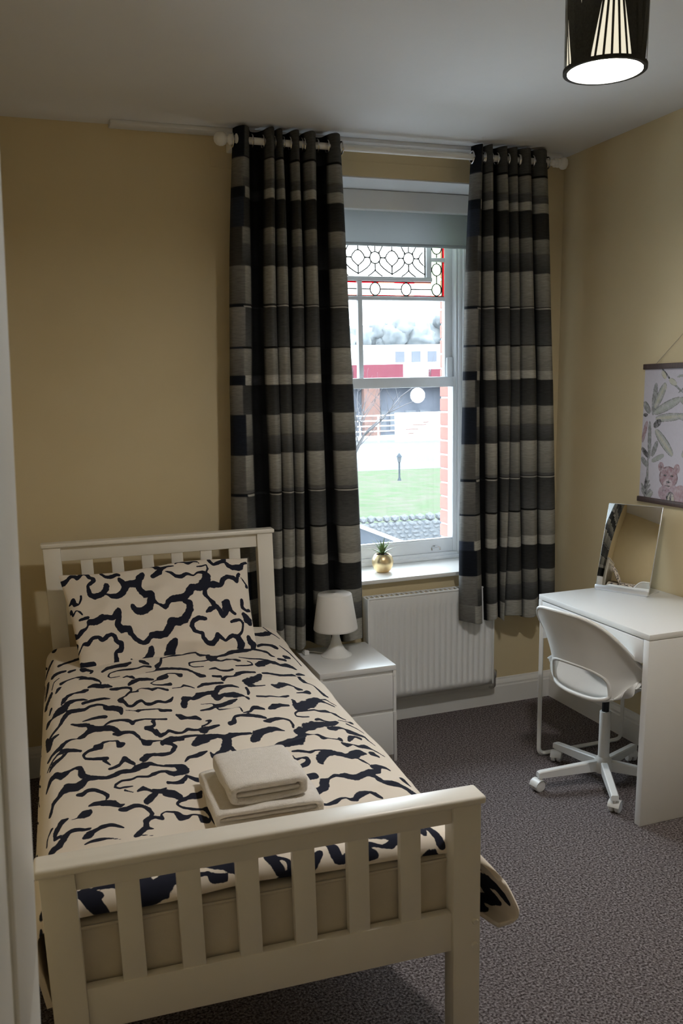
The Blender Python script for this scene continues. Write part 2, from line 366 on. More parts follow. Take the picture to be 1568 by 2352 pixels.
# brush strokes of the cloud print: x, y, half width, half height in millimetres on the cloth
DUVET_S = '-846,-527,2,5,-827,-523,3,14,-802,-539,5,16,-780,-575,3,11,-774,-611,3,8;-940,-577,2,7,-933,-504,2,7,-914,-467,2,4;-908,-542,6,16,-888,-517,3,8,-859,-499,2,6,-837,-503,4,14,-820,-526,5,16;-817,-626,3,8,-798,-623,5,16,-774,-638,7,22,-751,-647,4,17,-739,-662,2,7;-747,-686,3,10,-728,-698,4,17,-701,-703,4,12,-683,-720,5,12,-680,-753,3,10,-693,-778,2,10,-704,-803,2,7;-889,-681,2,8,-873,-667,2,6,-842,-663,3,12,-831,-658,6,19,-819,-652,3,10;-907,-753,2,10,-899,-717,7,20,-886,-688,4,12,-867,-669,2,5;-958,-907,4,9,-952,-874,8,22,-938,-862,2,7,-919,-825,12,30,-899,-795,12,34,-884,-753,7,20,-863,-737,4,12,-838,-741,3,10,-824,-752,2,5;-839,-779,5,15,-824,-771,6,15,-797,-767,4,12,-770,-773,4,12,-752,-789,2,4;-947,-1066,5,17,-943,-1029,5,13,-932,-1002,4,9,-913,-950,4,11,-902,-894,7,17,-884,-842,8,22,-857,-838,5,17,-834,-843,4,15,-816,-822,4,13,-792,-822,3,11,-776,-842,3,10,-766,-884,10,26,-746,-900,9,25,-727,-934,9,26,-726,-970,5,17;-877,-964,3,7,-855,-990,5,15,-833,-1006,6,19,-818,-1045,10,23,-829,-1072,9,19,-846,-1097,5,15,-857,-1109,4,11;-843,-960,2,4,-820,-956,4,11,-792,-958,6,15,-773,-970,5,15;-818,-1045,9,19,-791,-1063,8,17,-769,-1071,8,17,-752,-1102,9,19,-739,-1131,4,11,-717,-1131,4,11,-693,-1159,2,8;-779,-1044,3,6,-761,-1025,4,11,-734,-1027,3,9,-707,-1046,5,13,-700,-1066,7,15,-690,-1052,3,9,-663,-1046,2,6,-636,-1052,3,6,-597,-1059,3,8;-664,-1116,5,15,-650,-1109,5,11,-635,-1098,2,8,-638,-1072,7,15;-662,-1121,4,11,-647,-1134,7,15,-636,-1166,7,15,-626,-1177,4,11;-704,-803,2,7,-724,-825,5,15,-719,-840,10,25,-711,-858,5,15,-703,-908,5,13,-689,-922,5,12,-671,-892,4,15,-656,-884,3,11,-647,-920,4,15,-630,-927,4,13,-608,-908,4,11,-585,-922,4,11,-565,-905,4,13,-556,-880,2,5;-702,-804,3,7,-687,-775,2,6,-660,-781,3,9,-662,-765,2,4,-648,-755,2,4,-625,-774,3,10,-614,-789,4,17,-595,-781,3,7,-566,-812,4,13;-683,-678,5,16,-669,-658,8,25,-646,-645,7,20,-621,-660,6,19,-600,-679,2,11;-613,-717,2,4,-592,-694,2,5,-571,-680,5,22,-554,-665,8,22;-613,-717,2,4,-603,-741,2,6,-576,-757,2,8,-551,-757,7,17;-746,-544,3,11,-739,-513,2,5,-715,-499,2,7,-685,-499,3,9,-668,-505,4,12,-641,-505,3,8,-617,-491,3,11,-595,-512,4,14;-746,-544,3,8,-738,-564,2,5,-708,-564,2,4;-697,-592,3,11,-681,-587,5,16,-661,-617,3,8;-764,-479,4,12,-742,-447,6,19,-712,-440,7,21,-678,-442,7,21,-659,-425,3,12;-625,-426,5,18,-612,-443,7,24,-598,-474,3,12;-548,-419,3,9,-556,-478,4,15,-572,-520,9,27;-617,-578,2,4,-591,-582,3,8,-568,-557,2,11,-539,-563,3,11;-940,-421,7,24,-917,-395,5,18,-891,-388,3,12;-880,-409,5,15,-857,-395,3,12;-917,-297,5,18,-897,-279,4,13,-873,-263,4,15,-841,-237,5,20;-926,-636,2,5,-917,-598,6,17,-908,-580,2,5;-967,-711,10,29,-955,-665,6,25,-941,-619,5,25;-948,-804,3,9,-942,-768,5,17;-982,-308,10,26,-959,-242,6,23,-943,-196,6,16;-962,-458,8,24,-964,-536,8,24,-972,-618,4,12;-936,-60,12,35,-922,-9,5,21,-897,-33,6,18;-831,-406,10,36,-818,-422,6,18,-799,-454,5,16,-806,-474,3,9;-711,-950,2,3,-683,-969,2,4,-675,-972,5,13,-663,-969,3,6,-614,-974,2,5,-607,-986,5,13,-575,-993,3,9;-376,-488,12,43,-362,-494,9,31,-345,-475,3,9,-315,-461,5,15,-287,-427,6,22,-251,-414,7,23,-218,-394,8,28,-194,-383,6,20,-166,-408,4,12,-145,-437,5,19,-140,-479,5,15,-129,-497,2,5;-546,-420,2,5,-517,-405,2,7,-495,-401,4,13,-468,-407,2,6,-445,-396,3,10,-416,-394,4,13,-407,-437,6,18,-382,-453,3,9,-376,-488,9,31;-546,-414,3,9,-555,-478,5,15,-570,-520,8,30;-365,-505,8,24,-341,-534,3,8,-317,-518,3,11,-296,-520,2,5,-281,-532,5,18,-271,-536,4,12;-245,-547,2,5,-234,-570,2,11,-236,-594,3,11,-256,-604,3,8,-297,-600,3,8;-460,-565,3,8,-456,-530,3,9,-430,-522,2,7,-402,-522,2,7,-380,-511,3,9;-460,-565,3,8,-447,-588,2,6,-413,-589,2,5;-398,-625,2,4,-375,-616,3,14,-360,-646,2,11,-334,-655,3,11,-315,-640,3,11;-266,-494,2,5,-231,-515,3,8,-190,-525,3,9,-165,-541,3,8;-217,-601,8,25,-199,-584,10,34,-168,-559,7,25,-145,-580,7,22,-133,-610,5,15,-109,-614,9,28,-97,-637,7,23,-88,-672,2,6;-578,-565,4,17,-546,-572,5,17,-514,-584,6,16,-477,-611,5,14,-458,-647,4,11,-441,-688,8,22,-424,-694,4,15;-583,-675,5,16,-562,-662,7,20,-546,-634,2,5,-521,-645,3,8,-507,-672,7,22,-500,-664,3,11;-397,-705,4,11,-372,-714,5,14;-370,-748,6,17,-353,-722,4,12,-326,-722,2,8,-309,-700,8,22,-285,-682,5,15,-245,-691,3,11;-465,-806,3,7,-442,-784,6,15,-409,-781,4,12,-377,-784,4,12;-548,-800,2,4,-519,-795,2,4,-508,-779,3,10,-488,-797,3,7,-477,-812,2,4;-232,-725,5,15,-250,-763,10,30,-275,-785,12,33,-295,-799,14,35,-294,-831,10,30,-276,-855,3,7,-243,-852,2,5;-221,-707,3,11,-201,-709,4,14,-178,-729,3,13,-156,-749,7,19,-119,-741,5,15,-109,-785,4,15,-102,-822,7,21,-92,-847,2,6,-79,-874,2,4,-74,-928,4,13,-70,-971,6,15,-62,-990,3,9;-220,-851,3,10,-208,-871,8,22,-187,-853,9,26,-166,-850,4,13,-150,-878,3,7,-144,-907,6,16,-130,-917,3,9;-311,-866,4,10,-312,-907,5,15,-319,-939,3,7;-531,-956,10,26,-522,-912,10,29,-505,-900,4,13,-494,-909,5,15,-475,-887,8,25,-448,-873,5,18,-426,-872,5,18,-423,-903,12,34,-421,-933,10,26;-418,-876,7,17,-398,-833,9,25,-374,-822,5,15,-352,-829,6,15,-334,-853,2,5;-421,-933,10,26,-399,-913,7,17,-381,-919,6,25,-360,-927,9,30,-340,-940,4,13,-332,-958,2,5,-326,-979,5,18;-478,-967,2,3,-444,-980,2,4,-436,-1011,6,22,-415,-1010,5,18,-388,-993,9,20,-363,-974,2,7;-486,-1024,3,6,-459,-1024,3,11,-436,-1011,4,13,-432,-1044,2,9,-408,-1054,2,4,-370,-1064,2,3,-367,-1092,3,6;-295,-963,3,9,-269,-972,3,9,-253,-970,3,7,-223,-981,2,4,-204,-979,4,11,-190,-974,2,7;-366,-1105,2,4,-344,-1099,3,9,-331,-1075,5,12,-312,-1077,4,13,-297,-1087,3,9;-282,-1088,3,9,-267,-1076,9,22,-243,-1063,5,13,-212,-1066,2,9;-189,-1023,4,14,-189,-1070,10,27,-190,-1088,11,37,-169,-1078,15,36,-142,-1060,10,37,-115,-1033,7,28;-423,-1180,5,16,-409,-1173,8,17,-398,-1131,3,10,-382,-1124,4,10,-354,-1131,4,14,-327,-1146,5,16,-310,-1161,4,10;-319,-1187,3,6,-304,-1188,5,18,-281,-1176,6,14,-257,-1177,2,8,-242,-1199,3,10,-241,-1232,4,10,-246,-1256,3,8;-564,-1033,3,9,-552,-1055,7,23,-534,-1070,4,11,-509,-1080,6,20,-497,-1101,2,8;-635,-1138,4,11,-629,-1180,7,15,-613,-1170,4,11,-600,-1152,4,11,-584,-1174,5,11,-565,-1185,2,8,-546,-1165,6,13,-528,-1179,3,10,-507,-1188,2,7,-495,-1176,3,8;-504,-1197,12,27,-485,-1188,5,15,-455,-1179,3,8;-486,-1123,2,4,-473,-1128,5,11,-485,-1152,2,6,-503,-1161,2,8;-364,-1281,9,24,-347,-1265,8,15,-321,-1250,4,14,-298,-1251,5,12,-278,-1275,2,3;-140,-177,7,22,-116,-179,7,26,-84,-161,8,33,-70,-150,4,16;-83,-56,2,8,-68,-143,3,12,-45,-216,4,11;-169,-351,3,13,-140,-327,4,17,-112,-338,4,17,-96,-367,9,34;-121,-526,5,15,-99,-542,5,18;-89,-500,8,25,-76,-505,6,19;-74,-340,2,7,-57,-431,4,14,-51,-529,3,9,-53,-605,3,9;-104,-737,4,13,-90,-736,5,17,-78,-746,3,8;-157,-948,2,4,-131,-947,3,10,-118,-948,8,21,-113,-954,3,9;-134,-1035,6,23,-117,-1032,7,28,-104,-1027,8,23,-88,-1052,3,9,-67,-1089,2,6;-176,-1178,2,5,-196,-1175,2,6,-212,-1165,3,6,-212,-1143,2,8,-199,-1125,2,7,-171,-1123,2,5,-145,-1119,3,6,-130,-1133,2,9,-110,-1137,6,14,-98,-1147,2,5,-88,-1168,5,12,-79,-1198,3,8,-69,-1215,2,5;-164,-1208,2,8,-151,-1205,6,12,-138,-1223,3,6,-123,-1236,2,8,-105,-1235,4,12;-94,-1219,2,3,-69,-1236,2,4,-59,-1241,7,14;-78,-1254,3,8,-69,-1275,2,7,-57,-1303,2,6,-47,-1327,2,7;-93,-1022,2,4,-77,-1024,2,7,-69,-1050,2,5,-57,-1075,2,5;-853,-1112,4,11,-843,-1104,5,17,-832,-1084,5,13,-815,-1068,6,19,-793,-1071,9,22,-766,-1090,5,15,-748,-1101,4,11;-760,-1132,2,8,-747,-1136,5,17,-725,-1133,5,15,-704,-1145,4,13,-690,-1173,4,13,-687,-1194,3,8;-945,-1219,5,11,-932,-1189,4,9,-914,-1160,6,19,-904,-1141,6,19,-893,-1116,4,13,-878,-1106,3,6,-856,-1115,2,2;-948,-1293,2,3,-936,-1250,2,7,-917,-1202,2,8,-902,-1186,6,19,-876,-1196,4,13,-853,-1216,3,8;-939,-1296,3,7,-927,-1261,5,15,-907,-1234,5,11,-889,-1199,2,7;-798,-1207,7,23,-815,-1219,6,13,-835,-1229,3,10,-847,-1249,4,10,-842,-1275,3,9,-822,-1290,3,8,-802,-1294,4,10,-785,-1297,6,11;-814,-1202,5,13,-799,-1204,7,20,-790,-1184,2,8,-771,-1180,2,4,-753,-1195,2,8,-747,-1223,9,16,-735,-1214,5,10;-793,-1311,5,10,-779,-1343,2,5;-783,-1370,3,8,-765,-1364,4,10,-752,-1347,4,10,-740,-1314,6,16,-729,-1338,6,16,-717,-1359,4,10;-700,-1339,2,7,-688,-1336,7,23,-678,-1320,7,20,-663,-1315,4,12,-638,-1325,5,13,-614,-1324,4,10,-603,-1299,6,16,-596,-1281,5,13,-607,-1254,4,13,-618,-1243,6,16;-629,-1238,6,20,-617,-1228,6,19,-600,-1223,5,15,-569,-1231,5,18;-684,-1195,2,8,-678,-1220,7,23,-665,-1225,7,20,-654,-1217,2,8,-630,-1219,2,3;-949,-1417,2,7,-944,-1395,4,10,-936,-1361,6,16,-922,-1341,9,16,-907,-1357,8,23,-894,-1348,6,16,-885,-1336,3,8,-870,-1325,3,7,-856,-1337,5,15,-854,-1373,10,26,-846,-1382,4,10,-835,-1390,2,2;-931,-1538,2,5,-927,-1506,5,11,-915,-1482,5,11,-904,-1452,7,17,-891,-1439,10,26,-869,-1447,11,25,-855,-1434,8,23,-840,-1409,6,16,-817,-1412,7,13,-793,-1424,6,11,-773,-1416,5,15,-752,-1402,5,14,-724,-1406,9,14,-708,-1390,10,20,-692,-1383,13,22,-677,-1375,7,13,-661,-1394,3,8,-635,-1414,2,6,-611,-1423,5,10,-599,-1449,11,30;-935,-1568,4,9,-931,-1538,4,8,-927,-1506,2,5;-868,-1494,4,8,-856,-1498,6,14,-842,-1481,5,11,-824,-1488,5,11,-806,-1512,4,10,-795,-1538,5,11,-798,-1556,3,7;-842,-1576,2,5,-827,-1571,5,12,-804,-1579,7,17,-783,-1593,8,19,-770,-1613,5,11,-759,-1611,2,4;-771,-1636,4,8,-756,-1639,6,14,-736,-1628,5,11,-718,-1635,4,9,-704,-1659,5,10,-699,-1681,5,9,-702,-1690,4,8;-866,-1625,4,8,-854,-1618,10,22,-845,-1617,10,18,-839,-1604,3,7;-866,-1632,2,2,-883,-1629,2,2;-891,-1618,2,4,-905,-1626,6,14,-913,-1647,6,14,-920,-1675,6,11,-923,-1707,2,9,-909,-1702,4,8;-936,-1774,2,4,-923,-1757,10,17,-911,-1748,9,17,-900,-1715,8,15,-890,-1695,6,11,-876,-1691,5,11,-855,-1703,4,8,-840,-1704,2,4;-858,-1745,4,7,-847,-1739,10,17,-836,-1725,6,11,-818,-1712,5,10,-798,-1708,5,9,-781,-1719,4,8,-767,-1735,2,3;-856,-1779,2,3,-841,-1771,4,7,-823,-1771,4,8,-804,-1773,2,4,-779,-1786,2,2;-745,-1781,4,7,-735,-1770,7,13,-726,-1755,6,11,-716,-1749,4,9,-702,-1757,2,2;-730,-1779,2,2,-707,-1787,2,2;-717,-1744,6,11,-716,-1720,7,13,-706,-1704,6,11,-693,-1701,4,7,-678,-1709,5,10,-678,-1691,2,4,-668,-1680,2,3,-649,-1684,2,6,-637,-1699,5,11,-631,-1716,7,16;-775,-1494,3,7,-771,-1477,3,8,-756,-1462,3,7,-730,-1463,3,7,-715,-1453,2,7,-689,-1463,3,8,-674,-1453,5,13,-655,-1444,3,8,-639,-1447,4,8,-622,-1472,6,16;-773,-1495,3,7,-764,-1507,2,6,-750,-1506,2,7,-731,-1509,2,3;-753,-1525,2,6,-744,-1535,2,4,-732,-1549,2,2;-722,-1545,2,6,-707,-1534,6,14,-697,-1546,4,9,-682,-1563,4,9,-656,-1572,6,14,-637,-1585,7,17,-622,-1608,6,14;-705,-1616,7,16,-697,-1602,8,19,-678,-1576,5,14;-683,-1551,2,6,-667,-1558,2,5,-650,-1550,2,3;-644,-1519,4,8,-624,-1529,4,8,-607,-1529,4,10;-942,-1723,2,4,-940,-1682,2,4,-929,-1642,3,5;-956,-1014,5,11,-946,-1118,9,19,-936,-1053,7,15,-915,-1030,2,8;-618,-1223,5,13,-601,-1221,7,24,-580,-1222,4,12,-558,-1219,5,11,-529,-1226,4,8,-505,-1238,3,8;-541,-1289,10,20,-524,-1269,10,31,-504,-1262,12,27,-475,-1257,5,16,-459,-1272,6,17,-453,-1303,12,39,-459,-1338,12,34,-471,-1361,7,21,-486,-1384,7,20,-504,-1398,7,13,-510,-1368,2,7;-451,-1289,7,24,-434,-1269,6,19,-409,-1268,5,10,-375,-1272,2,8;-449,-1356,6,16,-444,-1386,6,17;-383,-1323,5,14,-369,-1306,11,30,-344,-1270,7,21,-318,-1255,6,20,-296,-1260,4,12,-277,-1275,2,3;-334,-1385,2,7,-313,-1379,7,21,-282,-1369,10,27,-254,-1364,11,31,-236,-1326,10,27,-231,-1289,10,27,-210,-1281,7,16;-204,-1259,14,27,-180,-1244,10,27;-584,-1401,2,5,-571,-1379,4,10,-549,-1374,6,14,-535,-1366,5,14,-518,-1355,3,5;-638,-1407,2,7,-609,-1418,3,8,-593,-1431,5,13,-591,-1458,10,25,-611,-1469,9,16,-630,-1468,5,13,-643,-1447,2,7;-644,-1523,3,7,-617,-1525,3,7,-598,-1511,5,14,-593,-1494,2,6,-581,-1511,5,11,-567,-1528,6,14;-657,-1582,7,17,-637,-1595,7,17,-626,-1617,5,11,-611,-1622,4,8,-592,-1612,7,17,-576,-1612,7,17,-568,-1593,2,6;-611,-1627,3,7,-628,-1632,4,8,-635,-1646,3,7,-625,-1666,2,6,-602,-1681,3,7,-580,-1689,2,6,-570,-1696,7,17,-566,-1729,4,8,-564,-1775,2,4;-667,-1676,2,2,-648,-1684,2,3,-635,-1713,8,19,-621,-1718,5,11,-608,-1708,2,4,-593,-1714,2,4,-584,-1743,10,18,-577,-1755,6,11;-299,-1469,2,6,-298,-1496,3,9,-281,-1492,2,5,-268,-1500,5,14,-268,-1520,5,15,-284,-1541,6,15,-302,-1553,5,12,-315,-1564,4,9;-294,-1435,2,4,-274,-1440,4,12,-258,-1452,3,9,-249,-1460,4,10,-237,-1453,2,7;-322,-1638,7,18,-301,-1627,7,18,-283,-1622,9,15;-242,-1295,10,21,-228,-1285,8,28,-215,-1282,5,14,-194,-1266,10,24,-168,-1251,7,25,-145,-1251,6,20,-122,-1252,7,16,-103,-1238,4,8;-238,-1327,7,21,-253,-1352,7,21,-275,-1373,7,21,-292,-1374,7,21;-226,-1321,4,10,-206,-1333,3,7,-188,-1351,3,7,-184,-1364,7,14,-170,-1369,2,5,-144,-1387,2,4,-139,-1388,6,17;-146,-1288,4,12,-131,-1294,7,24,-109,-1290,4,12,-98,-1310,3,8,-92,-1329,10,21,-76,-1351,7,14,-60,-1372,4,10,-58,-1404,2,7,-50,-1437,2,7;-118,-1403,4,10,-105,-1378,6,17,-91,-1372,2,8,-79,-1388,5,14;-143,-1416,3,7,-136,-1433,6,18,-117,-1434,2,4,-104,-1454,5,10,-85,-1457,6,17,-72,-1479,2,7,-57,-1514,2,5,-52,-1523,3,4;-84,-1511,9,17,-72,-1532,3,9;-294,-1438,2,4,-276,-1438,5,10,-257,-1452,3,7,-250,-1462,3,7,-232,-1451,2,6,-210,-1456,3,5,-187,-1465,2,6;-239,-1534,8,20,-232,-1509,11,26,-211,-1483,8,24,-190,-1484,6,17,-173,-1498,7,18,-157,-1517,6,17,-136,-1511,10,27,-116,-1498,7,21,-100,-1511,2,4;-136,-1538,2,3,-127,-1559,4,7,-117,-1585,2,3;-116,-1599,4,12,-98,-1599,5,12,-80,-1610,4,9,-73,-1625,3,4;-100,-1606,6,15,-108,-1628,6,15,-131,-1632,7,18,-150,-1643,6,15,-180,-1657,7,17,-201,-1643,7,18,-215,-1638,6,10,-229,-1632,4,9,-249,-1649,2,5,-266,-1666,10,23,-272,-1693,10,19,-287,-1704,6,15,-308,-1719,10,19,-313,-1745,7,18,-309,-1773,5,12,-293,-1785,3,6,-271,-1777,5,10,-253,-1762,3,6,-238,-1762,2,4,-230,-1775,4,7,-216,-1776,5,11;-138,-1648,5,12,-126,-1665,7,15,-119,-1698,8,17,-101,-1710,5,12,-78,-1719,6,15,-66,-1741,7,15,-61,-1766,7,18,-47,-1771,5,10;-213,-1766,6,12,-194,-1751,6,14,-173,-1749,2,6,-160,-1763,5,12,-152,-1782,4,7;-62,-1683,5,10,-52,-1698,5,12,-47,-1712,2,4;-60,-1738,2,2,-48,-1759,2,4,-40,-1777,2,4;-323,-1633,7,17,-302,-1623,7,18,-276,-1621,7,18'
PILLOW_S = '-885,389,7,9,-872,384,9,12,-857,397,7,9,-843,414,7,9,-829,411,8,10,-820,396,8,10,-807,419,8,10,-795,427,7,9,-783,417,8,10,-776,395,8,10,-763,387,8,10,-762,369,8,10,-774,357,7,9,-785,351,3,3,-782,327,8,10,-778,303,8,10,-760,294,9,12,-732,301,11,13,-718,320,11,14,-715,340,11,14;-731,436,3,4,-728,414,6,7,-713,395,7,9,-691,393,10,12,-671,402,8,10,-660,393,4,5;-719,296,3,3,-698,284,8,10,-674,284,11,13,-653,303,12,15,-644,329,14,17,-658,358,10,12,-665,376,6,7;-643,339,12,15,-615,340,14,17,-592,348,14,17,-584,372,13,16,-574,385,11,14;-593,341,11,14,-591,306,12,15,-575,280,12,15,-553,275,12,15,-553,247,15,19,-565,218,15,18,-592,201,14,17,-616,207,11,13,-627,229,8,10;-546,240,8,10,-526,221,3,3,-505,205,4,5;-790,182,11,13,-767,179,12,15,-744,192,12,15,-725,194,9,11,-702,187,11,13,-683,212,12,15,-683,185,11,13,-689,153,11,13,-675,132,11,13,-651,129,11,13,-643,106,9,11,-630,78,8,10,-605,62,5,6,-587,70,8,10,-569,93,11,13,-547,94,12,15,-518,90,12,15;-826,202,4,5,-810,203,7,8,-794,205,5,7;-818,98,5,6,-803,93,9,11,-786,113,7,8,-765,111,7,8,-748,93,8,9,-733,110,8,10,-716,118,7,8,-704,107,8,10,-701,81,8,9,-684,69,8,9,-688,50,9,11,-708,40,5,6,-707,18,9,11,-712,-3,8,9;-655,15,3,3,-643,1,7,8,-617,0,9,11,-594,10,11,12,-579,30,12,14,-577,40,9,11;-697,450,2,3,-672,444,4,5,-641,441,2,3,-618,448,4,5,-565,444,4,5,-528,437,9,11,-517,414,6,7,-498,405,9,11,-506,385,11,14,-530,369,8,11;-857,281,4,5,-843,293,9,12,-839,276,8,10,-823,271,3,3,-814,293,4,5,-813,307,4,5;-863,236,3,4,-854,254,4,5,-848,231,4,5,-836,249,2,2,-821,237,3,4,-814,224,3,4;-851,150,5,6,-839,133,7,8,-825,147,8,10,-803,160,4,5,-797,173,3,3;-856,75,6,8,-847,96,8,9,-853,122,4,5;-845,55,3,3,-830,81,3,3,-821,99,3,3;-835,13,9,11,-815,10,8,9,-789,7,9,11;-749,-4,6,8,-722,-1,8,9;-534,370,8,11,-512,385,11,14,-493,405,9,11,-472,413,5,6,-445,414,3,4;-521,436,6,7,-506,417,6,7;-495,437,4,5,-469,437,4,5;-481,382,2,3,-462,373,6,7,-445,354,7,9,-422,351,9,11,-403,367,7,9,-389,362,6,7,-375,354,3,4,-356,369,4,5,-333,363,10,12,-325,338,16,20,-336,307,19,23,-361,292,16,19,-390,292,13,16,-405,265,14,17,-429,240,14,17,-462,244,13,15,-485,236,10,12,-503,211,8,10,-529,224,3,3,-541,236,4,5,-548,250,8,10;-354,402,3,4,-333,403,3,4,-315,409,3,4,-312,387,4,5,-321,366,4,4;-438,428,3,4,-425,438,4,5,-402,432,3,4,-386,423,7,9,-364,432,3,4,-347,430,3,4,-340,418,2,2;-299,436,7,9,-285,409,6,7,-266,418,7,9,-243,427,9,11,-235,441,9,11;-233,419,6,7,-222,396,9,11,-199,386,13,16,-177,391,13,16,-165,408,6,7,-148,418,6,7;-319,305,9,11,-299,299,13,16,-274,293,10,12,-261,320,9,11,-240,336,9,11,-218,330,10,13,-206,311,7,9,-199,335,6,7,-190,352,7,9;-339,283,7,9,-343,259,9,10,-329,236,6,7,-318,214,10,12,-315,193,9,10,-334,182,10,12,-350,170,4,5;-312,200,9,10,-296,174,9,10,-287,153,11,13,-272,175,11,14,-270,205,14,17,-260,215,10,12,-252,176,6,7,-238,157,6,7;-358,141,7,8,-383,144,8,10,-407,133,8,10,-416,111,8,10,-408,87,7,8,-389,78,6,7,-379,77,7,8,-379,57,8,10,-365,36,7,8,-343,33,8,10,-326,54,10,11,-321,70,8,10,-307,51,7,8,-294,40,3,4,-278,54,7,8,-262,62,8,10,-244,54,11,13,-234,29,13,15,-244,1,10,11;-258,122,6,7,-240,127,7,8,-222,128,4,5,-214,110,4,5,-222,81,4,5,-239,63,6,7;-428,223,8,10,-410,211,11,14,-414,181,14,17,-432,153,15,18,-459,139,15,18,-489,146,15,18,-497,121,15,18,-514,96,14,16,-540,87,12,14,-566,96,12,14;-487,54,11,13,-500,40,15,18,-511,15,19,22,-503,-5,12,14,-524,-5,8,9,-476,-8,4,5;-200,222,7,9,-203,187,7,9,-189,172,6,7,-176,177,6,7;-204,153,9,10,-190,131,16,19,-184,117,9,10;-186,338,2,2,-169,303,4,5,-167,292,7,9;-201,55,7,8,-198,38,10,12,-185,27,11,13,-191,11,8,10'

# ================================================================== room shell
H = 2.672
XL, YF = -2.76, -4.70
def struct(o, label=None):
    o['kind'] = 'structure'
    if label: o['label'] = label
    return o
struct(box('floor', (XL - .1, YF - .1, -.10), (.1, .1, 0), M_carpet, bevel=0), 'grey brown loop pile carpet')
struct(box('ceiling', (XL - .1, YF - .1, H), (.1, .1, H + .1), M_ceil, bevel=0), 'plain white ceiling')
struct(box('wall_right', (0, YF, 0), (.1, .0, H), M_wall, bevel=0), 'cream painted wall behind the desk')
struct(box('wall_left', (XL - .1, YF, 0), (XL, .0, H), M_wall, bevel=0), 'cream painted wall along the bed')
struct(box('wall_front', (XL, YF - .1, 0), (0, YF, H), M_wall, bevel=0), 'cream painted wall behind the viewer')
OX0, OX1, OZ0, OZ1 = -1.47, -0.36, 0.717, 2.538
bm = bmesh.new()
add_box(bm, (XL - .1, 0, 0), (OX0, .40, H + .1)); add_box(bm, (OX1, 0, 0), (.1, .40, H + .1))
add_box(bm, (OX0, 0, 0), (OX1, .40, OZ0)); add_box(bm, (OX0, 0, OZ1), (OX1, .40, H + .1))
add_box(bm, (-1.70, -.004, 2.538), (-.10, .0, 2.598), .001)
struct(bm_ob('wall_back', bm, M_wall), 'cream painted window wall with a deep recess')
# pale batten at the top of the window wall
struct(box('trim_1', (-2.1, -.075, H - .016), (-.06, -.0, H), M_ceil, bevel=.003), 'thin white batten along the top of the window wall')

def skirting(name, p0, p1, nrm, label):
    """profiled skirting board extruded from p0 to p1, nrm points into the room"""
    prof = [(0, 0), (.018, 0), (.018, .095), (.015, .102), (.015, .112), (.011, .122), (.006, .130), (.004, .138), (0, .140)]
    vs = []; p0 = Vector(p0); p1 = Vector(p1); nrm = Vector(nrm)
    for p in (p0, p1):
        for d, z in prof: vs.append(p + nrm * d + Vector((0, 0, z)))
    n = len(prof); fs = [(k, k + 1, n + k + 1, n + k) for k in range(n - 1)] + [tuple(range(n))[::-1], tuple(range(n, 2 * n))]
    o = mesh_ob(name, vs, fs, M_trim); struct(o, label); return o
skirting('baseboard_back', (XL, 0, 0), (0, 0, 0), (0, -1, 0), 'white moulded skirting board below the radiator')
skirting('baseboard_right', (0, YF, 0), (0, 0, 0), (-1, 0, 0), 'white moulded skirting board behind the desk')
skirting('baseboard_left', (XL, YF, 0), (XL, 0, 0), (1, 0, 0), 'white moulded skirting board beside the bed')

# ================================================================== window
win = empty('window_1', (0, 0, 0)); struct(win, 'white sliding sash window with stained glass top')
YI = .300      # inner face of the box frame
XA, XB = -1.377, -.453     # glass width of the upper sash
XC = -.915
bm = bmesh.new()
for s in (-1, 1):   # box frame stiles with stepped beads
    e = XC + s * (.915 - .36)
    add_box(bm, (min(e, e - s * .040), YI, OZ0), (max(e, e - s * .040), .40, OZ1), .003)
    add_box(bm, (min(e - s * .04, e - s * .052), YI + .012, OZ0), (max(e - s * .04, e - s * .052), .40, OZ1), .003)
    add_box(bm, (min(e - s * .0, e - s * .022), YI - .012, OZ0), (max(e - s * .0, e - s * .022), YI, OZ1), .003)
add_box(bm, (OX0 + .04, YI + .001, 2.50), (OX1 - .04, .399, OZ1 - .001), .003)
add_box(bm, (OX0 + .022, YI - .012, 2.515), (OX1 - .022, YI, OZ1), .003)
add_box(bm, (OX0 + .04, YI + .001, OZ0 + .001), (OX1 - .04, .399, .772), .004)
add_box(bm, (OX0 + .022, YI - .014, OZ0 + .021), (OX1 - .022, YI, .756), .003)
bm_ob('frame', bm, M_upvc, win, True, .6)
# lower sash (inner)
bm = bmesh.new()
GL, GR, GB, GT = -1.405, -.424, .838, 1.632
add_box(bm, (GL - .042, .315, .772), (GL, .35, 1.682), .003); add_box(bm, (GR, .315, .772), (GR + .042, .35, 1.682), .003)
add_box(bm, (GL - .001, .3155, .7725), (GR + .001, .3495, GB), .003); add_box(bm, (GL - .001, .314, GT), (GR + .001, .3495, 1.6825), .003)
add_box(bm, (GL - .0, .322, GB - .006), (GR + .0, .343, GB + .008), .002)
low = bm_ob('lower_sash', bm, M_upvc, win, True, .6)
def pane(lo, hi, mat, name='pane', parent=win):
    return box(name, lo, hi, mat, parent, bevel=0)
pane((GL - .004, .330, GB - .004), (GR + .004, .334, GT + .004), M_glass, parent=low)
# sash lift and catch
bm = bmesh.new()
add_box(bm, (-.545, .307, .800), (-.520, .316, .812), .002); add_tube(bm, [(-.548, .308, .806), (-.556, .300, .800), (-.556, .296, .788)], .004, 6)
add_tube(bm, [(-.517, .308, .806), (-.509, .300, .800), (-.509, .296, .788)], .004, 6)
bm_ob('sash_lift', bm, M_chrome, low, True, .7)['label'] = 'grey metal sash lift on the bottom rail'
